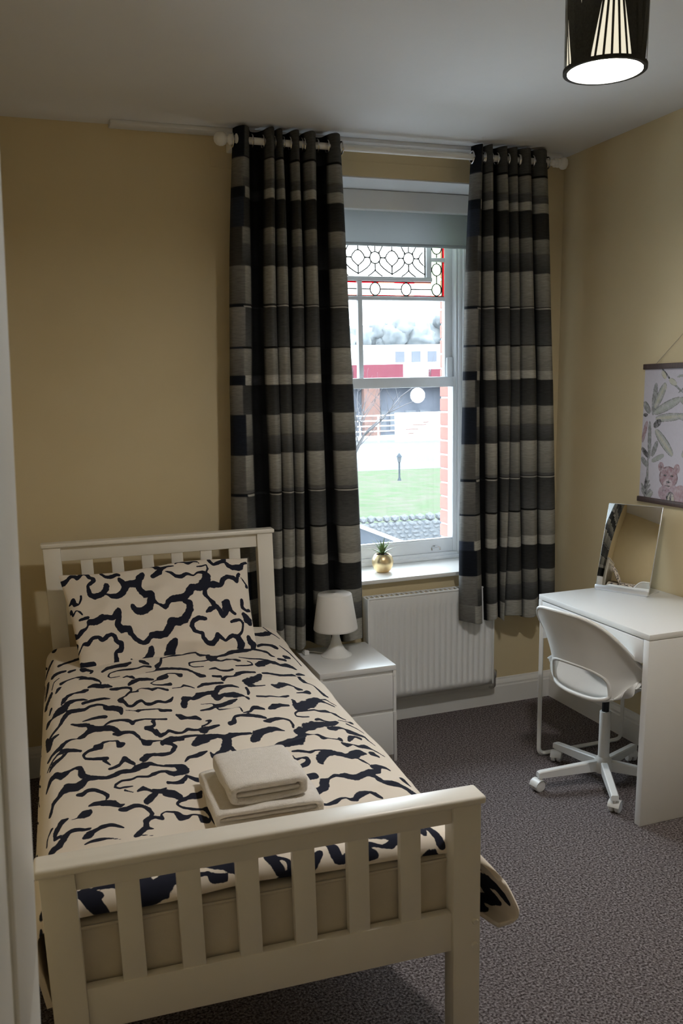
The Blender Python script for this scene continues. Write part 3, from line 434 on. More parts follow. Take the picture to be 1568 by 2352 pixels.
# upper sash (outer) with stained glass
bm = bmesh.new()
add_box(bm, (XA - .045, .352, 1.640), (XA, .385, 2.50), .003); add_box(bm, (XB, .352, 1.640), (XB + .045, .385, 2.50), .003)
add_box(bm, (XA - .001, .3525, 1.6405), (XB + .001, .3845, 1.684), .003); add_box(bm, (XA - .001, .3525, 2.44), (XB + .001, .3845, 2.4995), .003)
for s, nm in ((1, 'R'), (-1, 'L')):     # moulded horns below the meeting rail
    x0 = XB + .005 if s == 1 else XA - .040
    add_box(bm, (x0 + .0, .335, 1.672), (x0 + .036, .352, 1.78), .012, 3)
up = bm_ob('upper_sash', bm, M_upvc, win, True, .6)
def bar(lo, hi):
    return box('glazing_bar', lo, hi, M_upvc, up, bevel=.003)
PX0, PX1 = 2 * XC + .555, -.555       # main panel glass
bar((XA, .350, 2.147), (-.523, .384, 2.168)); bar((PX1, .350, 2.168), (PX1 + .026, .384, 2.44))
bar((2 * XC - PX1 - .026, .350, 2.168), (2 * XC - PX1, .384, 2.44)); bar((PX1 + .026, .350, 2.243), (XB, .384, 2.262))
bar((XC - .012, .350, 2.075), (XC + .013, .384, 2.147))
bar((XA, .350, 2.056), (XB, .384, 2.075)); bar((XC - .012, .350, 1.684), (XC + .013, .384, 2.056))
bar((XA, .350, 2.243), (2 * XC - PX1 - .026, .384, 2.262))
YG = .368
pane((XC + .013, YG, 1.684), (XB, YG + .004, 2.056), M_glass, parent=up); pane((XA, YG, 1.684), (XC - .012, YG + .004, 2.056), M_glass, parent=up)
def came(paths, name='lead_came'):
    bm = bmesh.new()
    for pts, cl in paths: add_tube(bm, [(x, YG, z) for x, z in pts], .0031, 6, cl)
    o = bm_ob(name, bm, M_lead, up, True, .9); return o
def disc_pane(cx, cz, rx, rz, mat):
    n = 18; vs = [(cx + rx * math.cos(2 * PI * k / n), YG - .001, cz + rz * math.sin(2 * PI * k / n)) for k in range(n)]
    vs += [(x, YG + .003, z) for x, y, z in vs]
    fs = [tuple(range(n))[::-1], tuple(range(n, 2 * n))] + [(k, (k + 1) % n, n + (k + 1) % n, n + k) for k in range(n)]
    return mesh_ob('pane', vs, fs, mat, up)
def ell(cx, cz, rx, rz, n=20):
    return ([(cx + rx * math.cos(2 * PI * k / n), cz + rz * math.sin(2 * PI * k / n)) for k in range(n)], True)
paths = []; dots = []
pitch = .1795
for k in range(-2, 3):       # onion shaped lights
    cx = XC + k * pitch
    hr = .036
    pts = [(0, .035), (.014, .030), (.028, .015), (.035, 0), (.028, -.015), (.014, -.028), (0, -.038), (-.014, -.028), (-.028, -.015), (-.035, 0), (-.028, .015), (-.014, .030)]
    pts = [(cx + x, 2.257 + z) for x, z in pts if PX0 <= cx + x <= PX1]
    if len(pts) > 6:
        paths.append((pts, len(pts) == 12))
    if PX0 < cx < PX1:
        paths += [([(cx, 2.219), (cx, 2.182)], False), ([(cx, 2.292), (cx, 2.33)], False)]
        dots += [(cx, 2.182), (cx, 2.219), (cx, 2.292)]
        if k in (-1, 0, 1): disc_pane(cx, 2.257, .033, .034, M_glass_clear)
    for s in (-1, 1):
        seg = [(cx + s * a, z) for a, z in ((.0, 2.182), (.022, 2.193), (.045, 2.208), (.060, 2.222), (.068, 2.235))]
        seg2 = [(cx + s * a, z) for a, z in ((.035, 2.34), (.050, 2.312), (.062, 2.290), (.070, 2.282))]
        for q in (seg, seg2):
            q = [p for p in q if PX0 - .002 <= p[0] <= PX1 + .002]
            if len(q) > 1: paths.append((q, False))
for k in range(-2, 2):       # round lights between them
    cx = XC + (k + .5) * pitch
    paths.append(ell(cx, 2.257, .0275, .0275)); disc_pane(cx, 2.257, .0265, .0265, M_glass_clear)
    paths += [([(cx - .0275, 2.257), (cx - .055, 2.257)], False), ([(cx + .0275, 2.257), (cx + .055, 2.257)], False),
              ([(cx, 2.2295), (cx, 2.198)], False), ([(cx, 2.2845), (cx, 2.34)], False),
              ([(cx, 2.198), (cx + .020, 2.182), (cx + .038, 2.171)], False), ([(cx, 2.198), (cx - .020, 2.182), (cx - .038, 2.171)], False)]
    dots += [(cx - .052, 2.257), (cx + .052, 2.257), (cx, 2.198), (cx - .021, 2.238), (cx + .021, 2.238), (cx - .021, 2.279), (cx + .021, 2.279), (cx - .03, 2.257), (cx + .03, 2.257)]
paths.append(([(PX1 - .002, 2.17), (PX1 - .002, 2.44)], False)); paths.append(([(PX0 + .002, 2.17), (PX0 + .002, 2.44)], False))
came(paths)
# border lights: bottom row, corner column
paths = []
for s in (1, -1):
    X = lambda x: x if s == 1 else 2 * XC - x
    for cx in (-.827, -.660):
        paths.append(ell(X(cx), 2.111, .027, .030)); disc_pane(X(cx), 2.111, .026, .029, M_glass_clear)
    for cz in (2.111, 2.207, 2.310, 2.40):
        paths.append(ell(X(-.492), cz, .026, .029)); disc_pane(X(-.492), cz, .025, .028, M_glass_clear)
    for a, b in (((-.902, 2.111), (-.854, 2.111)), ((-.800, 2.111), (-.687, 2.111)), ((-.633, 2.111), (-.518, 2.111)), ((-.492, 2.141), (-.492, 2.178)), ((-.492, 2.236), (-.492, 2.243)), ((-.492, 2.262), (-.492, 2.281))):
        paths.append(([(X(a[0]), a[1]), (X(b[0]), b[1])], False))
    for a, b in (((-.902, 2.146), (-.523, 2.146)), ((-.902, 2.078), (-.455, 2.078)), ((-.523, 2.146), (-.523, 2.243)), ((-.461, 2.078), (-.461, 2.44)), ((-.523, 2.262), (-.523, 2.44))):
        paths.append(([(X(a[0]), a[1]), (X(b[0]), b[1])], False))
    def rp(x0, z0, x1, z1, mat):
        a, b = sorted((X(x0), X(x1))); pane((a, YG - .001, z0), (b, YG + .004, z1), mat, parent=up)
    for i, (x0, x1, m) in enumerate(((-.902, -.81, M_glass_red), (-.81, -.722, M_glass_pink), (-.722, -.615, M_glass_red), (-.615, -.523, M_glass_pink))):
        rp(x0, 2.139, x1, 2.147, m); rp(x0 if i else -.902, 2.075, x1, 2.083, (M_glass_pink, M_glass_red, M_glass_pink, M_glass_red)[i])
    rp(-.523, 2.075, -.461, 2.083, M_glass_pink)
    for z0, z1 in ((2.075, 2.16), (2.16, 2.243), (2.262, 2.35), (2.35, 2.44)): rp(-.461, z0, -.453, z1, M_glass_red)
    rp(-.902, 2.083, -.523, 2.139, M_glass_clear); rp(-.523, 2.083, -.461, 2.243, M_glass_green); rp(-.523, 2.262, -.461, 2.44, M_glass_green)
came(paths)
pane((PX0, YG + .001, 2.168), (PX1, YG + .003, 2.44), M_glass_clear, parent=up)
bm = bmesh.new()
for x, z in dots:
    if PX0 < x < PX1: add_box(bm, (x - .004, YG - .004, z - .004), (x + .004, YG + .005, z + .004), .001, 1)
bm_ob('solder_joint', bm, M_lead, up)['kind'] = 'stuff'
struct(box('trim_2', (-1.53, -.040, .717), (-.30, .30, .738), M_trim, bevel=.006), 'thick white window sill board under the sash')

bm = bmesh.new(); add_box(bm, (OX0, -.001, OZ0 + .022), (OX0 + .006, .30, OZ1), .001, 1); add_box(bm, (OX1 - .006, -.001, OZ0 + .022), (OX1, .30, OZ1), .001, 1); add_box(bm, (OX0, -.001, OZ1 - .006), (OX1, .30, OZ1), .001, 1)
struct(bm_ob('trim_3', bm, M_ceil), 'white painted lining of the window recess')
# roller blind inside the recess
bl = empty('roller_blind', (-.915, .25, 2.531)); tag(bl, 'plain grey roller blind pulled a little way down the window', 'blind')
bm = bmesh.new(); add_box(bm, (-.548, -.045, -.085), (.548, .045, 0), .006)
bm_ob('cassette', bm, M_white, bl, True, .6)['label'] = 'white cassette box holding the roller'
box('fabric', (-.535, -.006, -.232), (.535, -.004, -.070), M_blind, bl, bevel=0)
box('bottom_bar', (-.535, -.011, -.240), (.535, .001, -.226), M_blind, bl, bevel=.003)

# ================================================================== curtains
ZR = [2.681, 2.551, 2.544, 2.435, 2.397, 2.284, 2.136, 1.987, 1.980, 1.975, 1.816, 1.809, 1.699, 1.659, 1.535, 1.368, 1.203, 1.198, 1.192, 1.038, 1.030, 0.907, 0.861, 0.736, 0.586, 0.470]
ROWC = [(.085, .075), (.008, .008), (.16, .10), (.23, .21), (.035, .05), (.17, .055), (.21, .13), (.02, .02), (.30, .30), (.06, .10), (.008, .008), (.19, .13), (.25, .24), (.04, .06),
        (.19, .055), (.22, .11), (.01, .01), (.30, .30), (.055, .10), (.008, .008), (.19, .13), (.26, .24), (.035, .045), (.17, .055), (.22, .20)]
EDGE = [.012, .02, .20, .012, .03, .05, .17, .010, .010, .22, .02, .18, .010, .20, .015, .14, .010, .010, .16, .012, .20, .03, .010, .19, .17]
FOLD_SHADE = [.010, .010, .012, .030, .010, .012, .010, .010, .030, .012, .010, .012, .035, .010, .012, .010, .010, .030, .012, .010, .025, .010, .012, .010, .010]
def row_of(z):
    for i in range(len(ZR) - 1):
        if z > ZR[i + 1]: return i, (ZR[i] - z) / (ZR[i] - ZR[i + 1])
    return len(ZR) - 2, 1.0
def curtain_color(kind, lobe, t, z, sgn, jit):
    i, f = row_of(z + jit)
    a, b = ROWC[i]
    if kind == 'lobe' and (t < .06 or t > .94) and not (lobe == 0 and t < .5): kind = 'gap'  # fold edges take the dark trough colour too
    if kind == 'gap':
        v = FOLD_SHADE[(i + 3 * lobe) % len(FOLD_SHADE)] * (1 + .5 * math.sin(f * 3 + lobe)); v *= .6; return (v * .95, v, v * 1.08)  # troughs and fold edges: dark print with fold shade painted into the colour
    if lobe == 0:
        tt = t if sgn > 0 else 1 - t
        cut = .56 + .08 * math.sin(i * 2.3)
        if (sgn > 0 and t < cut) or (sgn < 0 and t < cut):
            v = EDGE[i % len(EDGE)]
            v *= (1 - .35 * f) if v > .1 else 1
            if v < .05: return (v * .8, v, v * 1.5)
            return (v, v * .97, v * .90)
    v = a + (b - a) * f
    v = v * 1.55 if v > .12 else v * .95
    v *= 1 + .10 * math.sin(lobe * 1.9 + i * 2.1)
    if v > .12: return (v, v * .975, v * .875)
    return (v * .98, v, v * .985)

LT = dict(L=((2.612, [(-1.632, -1.561), (-1.507, -1.466), (-1.461, -1.430), (-1.393, -1.352), (-1.333, -1.284), (-1.231, -1.178)]),
             (1.626, [(-1.699, -1.605), (-1.544, -1.487), (-1.483, -1.424), (-1.418, -1.365), (-1.361, -1.290), (-1.244, -1.136)]),
             (0.763, [(-1.725, -1.607), (-1.547, -1.499), (-1.495, -1.446), (-1.440, -1.397), (-1.359, -1.276), (-1.227, -1.122)])),
          R=((2.546, [(-.563, -.509), (-.507, -.470), (-.435, -.387), (-.378, -.329), (-.325, -.258), (-.251, -.176)]),
             (1.626, [(-.598, -.514), (-.491, -.429), (-.410, -.345), (-.338, -.295), (-.290, -.207), (-.197, -.113)]),
             (0.763, [(-.606, -.492), (-.463, -.407), (-.385, -.362), (-.353, -.268), (-.261, -.170), (-.165, -.076)])))
def lobes_at(side, z):
    T = LT[side]; (z0, a), (z1, b), (z2, c) = T
    if z >= z1: t = min(1.15, (z - z1) / (z0 - z1)); A, B = b, a
    else: t = min(1.3, (z1 - z) / (z1 - z2)); A, B = b, c
    return [(p[0] + (q[0] - p[0]) * t, p[1] + (q[1] - p[1]) * t) for p, q in zip(A, B)]
def make_curtain(side, zb, label):
    root = empty('curtain', (0, 0, 0)); tag(root, label, 'curtain', 'patchwork print curtains')
    NL, NG = 12, 5
    ztop = 2.660
    zs = []
    z = ztop
    while z > zb: zs.append(z); z -= .0045
    zs.append(zb)
    rng = random.Random(3 if side == 'L' else 5)
    verts, cols, faces = [], [], []
    W = None
    for zi, z in enumerate(zs):
        L = lobes_at(side, z); row = []; rc = []
        hang = (ztop - z) / (ztop - zb)
        for k, (xa, xb) in enumerate(L):
            amp = .052 - .012 * hang + .006 * math.sin(k * 2.1 + z * 2.5) + (.010 * math.sin(k * 1.7 + 1.0) * hang)
            xa += .004 * math.sin(z * 5 + k); xb += .004 * math.sin(z * 4.2 + k * 2)
            ybase = -.128 - .006 * math.sin(k * 1.3)
            for j in range(NL + 1):
                t = j / NL
                s = math.sin(PI * min(1, max(0, t))) ** .55
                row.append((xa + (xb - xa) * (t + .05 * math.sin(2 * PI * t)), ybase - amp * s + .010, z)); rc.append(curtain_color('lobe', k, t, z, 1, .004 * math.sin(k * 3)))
            if k < len(L) - 1:
                xn = L[k + 1][0]
                depth = .030 + (.012 if xn - xb > .02 else 0)
                for j in range(1, NG):
                    t = j / NG; s = math.sin(PI * t) ** .5
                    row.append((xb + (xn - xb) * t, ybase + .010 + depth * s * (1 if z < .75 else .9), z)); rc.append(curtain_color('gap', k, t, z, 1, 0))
        if side == 'R':
            pass
        W = len(row); verts += row; cols += rc
    H_ = len(zs)
    # hem waviness
    nv = []
    for idx, v in enumerate(verts):
        zi = idx // W; c = idx % W
        f = max(0, (zi / (H_ - 1) - .9) / .1)
        nv.append((v[0], v[1], v[2] + f * .012 * math.sin(c * .22 + (0 if side == 'L' else 2))))
    for i in range(H_ - 1):
        for j in range(W - 1):
            a = i * W + j; faces.append((a, a + 1, a + W + 1, a + W))
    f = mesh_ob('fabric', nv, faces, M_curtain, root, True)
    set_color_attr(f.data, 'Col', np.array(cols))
    so = f.modifiers.new('thickness', 'SOLIDIFY'); so.thickness = .0025; so.offset = -1
    Lt = lobes_at(side, 2.618)
    for k, (xa, xb) in enumerate(Lt):
        for x in (xa - .004, xb + .004):
            tor = tube('eyelet', [(x, -.136 + .024 * math.cos(a), 2.612 + .024 * math.sin(a)) for a in np.linspace(0, 2 * PI, 17)[:-1]], .0035, M_chrome, root, 6, True)
    # white lining folded over the top edge
    return root
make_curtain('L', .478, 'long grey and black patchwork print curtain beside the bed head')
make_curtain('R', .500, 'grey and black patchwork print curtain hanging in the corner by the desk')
rod = empty('curtain_rod', (-.88, -.136, 2.614)); tag(rod, 'white wooden curtain pole with ball finials above the window', 'curtain rod')
tube('pole', [(-.735, 0, 0), (.735, 0, 0)], .0135, M_trim, rod, 16)
for s in (-1, 1):
    Mx = Matrix.Translation((s * .735, 0, 0)) @ Matrix.Rotation(s * PI / 2, 4, 'Y')
    pr = [(.0135, 0), (.019, .002), (.019, .010), (.012, .014), (.012, .018), (.019, .022), (.020, .034), (.012, .041), (.012, .044), (.020, .049), (.0255, .060), (.0265, .072), (.0235, .084), (.014, .093), (.004, .096)]
    pr = [(r, z * (1.0 if s < 0 else .72)) for r, z in pr]
    lathe('finial', pr, M_trim, rod, seg=24, M=Mx, angle=.9)
for x in (-.74, .68):
    bm = bmesh.new(); add_box(bm, (x - .012, .016, -.02), (x + .012, .136, .02), .004); add_tube(bm, [(x, .02 * math.cos(a), .02 * math.sin(a)) for a in np.linspace(0, 2 * PI, 13)[:-1]], .005, 6, True)
    bm_ob('bracket', bm, M_trim, rod, True, .6)

# ================================================================== radiator
rad = empty('radiator', (-1.080, 0, .149)); tag(rad, 'white ribbed panel radiator under the window sill', 'radiator')
RW, RH = .675, .511
yf, yb = -.100, -.035
bm = bmesh.new()
nr = 20
pitch_r = (RW - .05) / nr
vs = []; fs = []
# fluted front sheet
xs = [0, .012]
prof = []
for k in range(nr):
    x0 = .025 + k * pitch_r
    prof += [(x0, 0), (x0 + pitch_r * .28, 0), (x0 + pitch_r * .40, .007), (x0 + pitch_r * .78, .007), (x0 + pitch_r * .90, 0)]
prof = [(0, 0)] + prof + [(RW, 0)]
zl = [0, .035, .048, RH - .070, RH - .056, RH - .012, RH]
for z in zl:
    d = 1.0 if .04 < z < RH - .06 else 0.0
    for x, dep in prof: vs.append((x, yf + (dep * d), z))
n = len(prof)
for i in range(len(zl) - 1):
    for j in range(n - 1): fs.append((i * n + j, i * n + j + 1, (i + 1) * n + j + 1, (i + 1) * n + j))
pf = mesh_ob('front_panel', vs, fs, M_rad, rad, False)
pf.data.set_sharp_from_angle(angle=.9)
pf.modifiers.new('t', 'SOLIDIFY').thickness = .003
box('rear_panel', (0.004, yb - .003, 0.004), (RW - .004, yb, RH - .012), M_rad, rad, bevel=.001)
bm = bmesh.new()
add_box(bm, (-.004, yf - .004, 0), (.004, yb, RH), .002); bm_ob('side_cover', bm, M_rad, rad, True, .6)
bm = bmesh.new()
add_box(bm, (RW - .004, yf - .004, 0), (RW + .004, yb, RH), .002); bm_ob('side_cover', bm, M_rad, rad, True, .6)
bm = bmesh.new()
add_box(bm, (0, yf - .004, RH - .004), (RW, yf + .008, RH + .004), .002); add_box(bm, (0, yb - .008, RH - .004), (RW, yb, RH + .004), .002)
k = 0
while .012 + k * .026 < RW - .012:
    x = .012 + k * .026; add_box(bm, (x, yf + .006, RH - .002), (x + .007, yb - .006, RH + .003), 0); k += 1
bm_ob('top_grille', bm, M_rad, rad)
bm = bmesh.new(); add_lathe(bm, [(.011, 0), (.012, .03), (.009, .04)], (RW + .030, -.065, .020), 14)
add_tube(bm, [(RW, -.065, .030), (RW + .03, -.065, .030)], .008, 8)
add_tube(bm, rounded([(RW + .03, -.065, .02), (RW + .03, -.065, -.03), (RW + .03, -.03, -.05), (RW + .03, .0, -.05)], .012), .007, 8)
bm_ob('valve', bm, M_chrome, rad, True, .7)['label'] = 'small metal lockshield valve and tail pipe'
for x in (.1, RW - .1): box('bracket', (x - .012, yb, .05), (x + .012, .0, RH - .06), M_rad, rad, bevel=.001)

# ================================================================== planter on the sill
pl = empty('potted_succulent', (-.912, .120, .738)); tag(pl, 'small spiky green succulent in a round gold pot on the window sill', 'plant')
prof = [(.020, .0), (.030, .002), (.042, .014), (.051, .034), (.054, .052), (.051, .070), (.043, .085), (.036, .092), (.033, .090), (.040, .082), (.047, .066), (.049, .052), (.030, .045)]
bm = bmesh.new(); add_lathe(bm, prof, (0, 0, 0), 20)
for v in bm.verts:
    v.co += v.co.normalized() * (.0016 * mnoise.noise(v.co * 55))
bm_ob('pot', bm, M_gold, pl, True, .5)
bm = bmesh.new(); add_lathe(bm, [(.044, .050), (.043, .078), (.030, .086), (.004, .090)], (0, 0, 0), 16)
for v in bm.verts: v.co += Vector((mnoise.noise(v.co * 90), mnoise.noise(v.co * 90 + Vector((5, 0, 0))), mnoise.noise(v.co * 90 + Vector((0, 5, 0))))) * .006
bm_ob('roots', bm, M_soil, pl)
def leaf(parent, ang, tilt, length, width, z0=.088):
    n = 8; vs = []; fs = []
    for i in range(n + 1):
        t = i / n
        w = width * (math.sin(PI * min(1, t * .55 + .35)) ** 1.2) * (1 - t ** 2.2) + .0004
        bend = tilt + .35 * t
        r = length * t * math.sin(bend); z = length * t * math.cos(bend)
        for a, d in ((-1, 0), (-.5, -.35), (0, -.5), (.5, -.35), (1, 0), (0, .15)):
            vs.append((r - d * w * math.cos(bend) * -1 * .6, a * w, z0 + z + d * w * math.sin(bend) * .6))
    m = 6
    for i in range(n):
        for k in range(m): fs.append((i * m + k, i * m + (k + 1) % m, (i + 1) * m + (k + 1) % m, (i + 1) * m + k))
    R = Matrix.Rotation(ang, 4, 'Z')
    vs = [R @ Vector(v) for v in vs]
    return mesh_ob('leaf', vs, fs, M_leaf, parent, True)
for i in range(9): leaf(pl, i * 2 * PI / 9 + .2, .86 + .14 * math.sin(i * 3), .078 + .01 * math.sin(i * 5), .0085)
for i in range(7): leaf(pl, i * 2 * PI / 7 + .5, .48 + .1 * math.sin(i * 2), .088 + .008 * math.cos(i * 3), .0085, .091)
for i in range(4): leaf(pl, i * 2 * PI / 4 + .9, .14, .088 + .016 * (i % 2), .0070, .093)

# ================================================================== bed
BX, BY, BR = -1.5686, -.2687, -.0514
BW, BL = .9497, 2.051
ZH, ZF = 1.060, .754
bed = empty('single_bed', (BX, BY, 0), BR); tag(bed, 'white slatted wooden single bed against the side wall', 'bed')
PW = .067
def post(x0, y0, z1, depth=.052):
    return box('post', (x0, y0, 0), (x0 + PW, y0 + depth, z1), M_bed, bed, .003)
FY = -BL + .010
post(-BW + .008, FY, ZF - .020); post(-.008 - PW, FY, ZF - .020)
post(-BW + .008, .006, ZH - .018); post(-.008 - PW, .006, ZH - .018)
box('footboard_cap', (-BW, -BL, ZF - .020), (0, -BL + .0673, ZF), M_bed, bed, .007, 4)
box('headboard_cap', (-BW, 0, ZH - .018), (0, .062, ZH), M_bed, bed, .006, 4)
xi0, xi1 = -BW + .008 + PW, -.008 - PW
box('footboard_rail', (xi0, FY + .010, .690), (xi1, FY + .040, ZF - .020), M_bed, bed, .002)
box('footboard_rail', (xi0, FY + .0105, .370), (xi1, FY + .0335, .468), M_bed, bed, .002)
box('headboard_rail', (xi0, .018, .985), (xi1, .046, ZH - .018), M_bed, bed, .002)
box('headboard_rail', (xi0, .018, .370), (xi1, .046, .480), M_bed, bed, .002)
sw = .048; gap = (xi1 - xi0 - 6 * sw) / 7
for k in range(6):
    x = xi0 + gap + k * (sw + gap)
    box('slat', (x, FY + .013, .466), (x + sw, FY + .034, .692), M_bed, bed, .0015)
    box('slat', (x, .022, .478), (x + sw, .040, .987), M_bed, bed, .0015)
for x in (-BW + .012, -.034): box('side_rail', (x, FY + .052, .360), (x + .022, .006, .480), M_bed, bed, .002)
for k in range(12):
    y = FY + .12 + k * .155
    box('base_slat', (-BW + .036, y, .395), (-.036, y + .07, .412), M_bed, bed, .001)
for z in (.443, .382):
    Mx = Matrix.Translation((-.022, FY, z)) @ Matrix.Rotation(PI / 2, 4, 'X')
    lathe('bolt_cap', [(.008, 0), (.008, .003), (.006, .006), (.002, .007)], M_bed, bed, seg=14, M=Mx)

mat = empty('mattress', (BX, BY, 0), BR); tag(mat, 'cream mattress under the cloud print duvet', 'mattress')
def cushion(name, lo, hi, r, matl, parent, nx=60, ny=90, dz=.0, seed=0):
    """soft edged slab"""
    bm = bmesh.new(); add_box(bm, lo, hi, r, 5)
    bmesh.ops.subdivide_edges(bm, edges=[e for e in bm.edges if e.calc_length() > .2], cuts=12, use_grid_fill=True)
    for v in bm.verts:
        v.co += v.normal * .0 + Vector((0, 0, .004 * mnoise.noise(v.co * 6 + Vector((seed, 0, 0)))))
    return bm_ob(name, bm, matl, parent, True)
cushion('mattress_body', (-BW + .026, -BL + .051, .414), (-.026, -.004, .600), .022, M_mattress, mat)
for z in (.432, .588):
    pts = [(-BW + .022, -BL + .0505, z), (-.022, -BL + .0505, z), (-.022, -.002, z), (-BW + .022, -.002, z), (-BW + .022, -BL + .0505, z)]
    tube('piping', rounded(pts, .03), .004, M_mattress, mat, 6)

# ---- duvet
DUVET_INK = parse(DUVET_S)
ds = [s for s in DUVET_INK]
extra = []
for s in ds:
    a = s[0::4]; b = s[1::4]
    if max(a) < -480 and min(a) > -900:
        c = s[:]; c[0::4] = [v + 920 for v in a]; extra.append(c)
    if min(a) > -420 and max(a) < -40:
        c = s[:]; c[0::4] = [v - 930 for v in a]; extra.append(c)
    if max(b) < -880 and min(b) > -1300 and max(a) < 0:
        c = s[:]; c[1::4] = [v - 1010 for v in b]; extra.append(c)
extra += [[60, -1500, 14, 16, 110, -1530, 22, 18, 150, -1600, 14, 14], [30, -1640, 12, 20, 90, -1700, 26, 30, 130, -1790, 22, 30, 210, -1830, 16, 12], [20, -1800, 16, 10, 70, -1850, 26, 26, 110, -1920, 16, 20, 60, -1960, 12, 12],
          [150, -1880, 20, 20, 220, -1930, 24, 26, 260, -1860, 12, 16], [240, -1700, 20, 20, 270, -1780, 14, 24], [120, -1850, 20, 22, 165, -1895, 26, 26, 150, -1960, 24, 20, 190, -1990, 18, 12], [250, -1850, 12, 20, 285, -1930, 16, 20], [100, -1760, 18, 18, 170, -1740, 18, 14], [290, -1890, 20, 30, 330, -1950, 20, 20],
          [-940, -1990, 20, 12, -900, -2010, 12, 8], [-860, -1975, 14, 10, -835, -1990, 12, 8], [-760, -1960, 30, 8, -740, -2010, 40, 14, -690, -1965, 20, 14], [-600, -1960, 22, 10, -560, -1985, 10, 14, -540, -2005, 8, 5],
          [-480, -1970, 14, 10, -455, -2020, 10, 8, -420, -2010, 24, 6], [-345, -1950, 8, 14, -330, -2005, 10, 8, -300, -2000, 10, 10, -285, -1965, 8, 12, -255, -2005, 18, 12], [-215, -1960, 30, 10, -180, -1965, 40, 16, -150, -2010, 14, 8], [-100, -1945, 8, 10, -85, -2005, 10, 12]]
ds = ds + extra
def duvet_section(b):
    """control points (a, z) left hem -> right hem at bed position b (0 head .. -BL foot)"""
    f = max(0.0, min(1.0, -b / BL))
    w = max(0.0, min(1.0, (f - .55) / .40)) ** 1.7
    L = [(-.955, .43), (-.966, .50), (-.972, .56), (-.966, .605), (-.945, .634), (-.91, .648), (-.80, .655), (-.60, .660), (-.40, .660), (-.20, .656), (-.08, .648), (-.04, .634), (-.012, .607)]
    base = [(-.002, .57), (.004, .50), (.010, .43), (.016, .385), (.008, .368), (-.012, .372)]
    foot = [(.022, .565), (.055, .505), (.082, .448), (.094, .412), (.080, .388), (.040, .382)]
    L += [(p[0] + (q[0] - p[0]) * w, p[1] + (q[1] - p[1]) * w) for p, q in zip(base, foot)]
    return [Vector((p[0], 0, p[1])) for p in L]
def resample(P, n0, ds_):
    out = []
    for i in range(len(P) - 1):
        p0, p1, p2, p3 = P[max(i - 1, 0)], P[i], P[i + 1], P[min(i + 2, len(P) - 1)]
        k = 8
        for t in range(k):
            t /= k
            out.append(0.5 * (2 * p1 + (p2 - p0) * t + (2 * p0 - 5 * p1 + 4 * p2 - p3) * t * t + (3 * p1 - p0 - 3 * p2 + p3) * t ** 3))
    out.append(P[-1])
    A = np.array([(p.x, p.z) for p in out]); d = np.r_[0, np.cumsum(np.hypot(*np.diff(A, axis=0).T))]
    s = np.linspace(0, d[-1], n0)
    return np.interp(s, d, A[:, 0]), np.interp(s, d, A[:, 1]), s, np.interp(-.48, A[:, 0], d) if False else None
NX = 400
bs = []
b = -.06
while b > -BL + .092: bs.append(b); b -= .0052
bf = b
ne = 24
rows = [(v, 0.0) for v in bs] + [(bf, e) for e in np.linspace(0, .062, ne)]
V = []; UV = []
for (b, e) in rows:
    ax, az, s, _ = resample(duvet_section(b), NX, 0)
    mid = int(np.argmin(np.abs(ax + .48)))
    u = s - s[mid] + ax[mid]
    y = np.full(NX, b); z = az.copy()
    if e > 0:
        r = .040
        phi = min(e / r, PI / 2)
        y = y - r * math.sin(phi); dz = r * (1 - math.cos(phi)) + max(0, e - r * PI / 2)
        drop = np.clip((az - .50) / .12, 0, 1)
        z = z - dz * drop
    V.append(np.stack([ax, y, z], 1)); UV.append(np.stack([u, np.full(NX, b - e)], 1))
V = np.concatenate(V); UV = np.concatenate(UV)
# soft wrinkles
W_ = np.zeros(len(V))
rng = np.random.default_rng(4)
for k in range(26):
    fx, fy = rng.normal(0, 9), rng.normal(0, 5); ph = rng.uniform(0, 6.28)
    W_ += np.sin(UV[:, 0] * fx + UV[:, 1] * fy + ph) * (.0042 / (1 + .05 * math.hypot(fx, fy)) ) * .55
sidef = np.clip((UV[:, 0] + .02) / .1, 0, 1)
W_ += sidef * .010 * np.sin(UV[:, 1] * 21 + .8 * np.sin(UV[:, 1] * 6)) * (1)
for (uc, vc, ang, ln, wd, hh) in ((-.30, -1.05, .18, .26, .010, .006), (-.12, -.78, -.2, .20, .010, .006), (-.70, -.60, .05, .25, .012, .005), (-.22, -1.35, .35, .22, .012, .005), (-.75, -1.2, .9, .2, .014, .005), (-.1, -1.7, .5, .2, .014, .005)):
    dx, dy = UV[:, 0] - uc, UV[:, 1] - vc
    lx = dx * math.cos(ang) + dy * math.sin(ang); ly = -dx * math.sin(ang) + dy * math.cos(ang)
    W_ += hh * np.exp(-(ly / wd) ** 2 - (lx / ln * 2) ** 2)
N_ = np.zeros_like(V); N_[:, 2] = 1
s_ = np.clip((UV[:, 0] + .05) / .06, 0, 1)[:, None]; N_ = N_ * (1 - s_) + np.array([1., 0, .1]) * s_
V = V + N_ * W_[:, None]
nr_ = len(rows)
idx = np.arange(nr_ * NX).reshape(nr_, NX)
F = np.stack([idx[:-1, :-1], idx[:-1, 1:], idx[1:, 1:], idx[1:, :-1]], -1).reshape(-1, 4)
me = bpy.data.meshes.new('duvet')
me.from_pydata(V.tolist(), [], F[:, ::-1].tolist()); me.update()
me.polygons.foreach_set('use_smooth', [True] * len(me.polygons)); me.materials.append(M_print)
set_float_attr(me, 'ink', ink_field(UV, ds))
duvet = link(bpy.data.objects.new('duvet', me)); duvet.location = (BX, BY, 0); duvet.rotation_euler = (0, 0, BR)
tag(duvet, 'cream duvet with navy brushstroke cloud print spread over the bed', 'duvet')
so = duvet.modifiers.new('thickness', 'SOLIDIFY'); so.thickness = .012; so.offset = -1

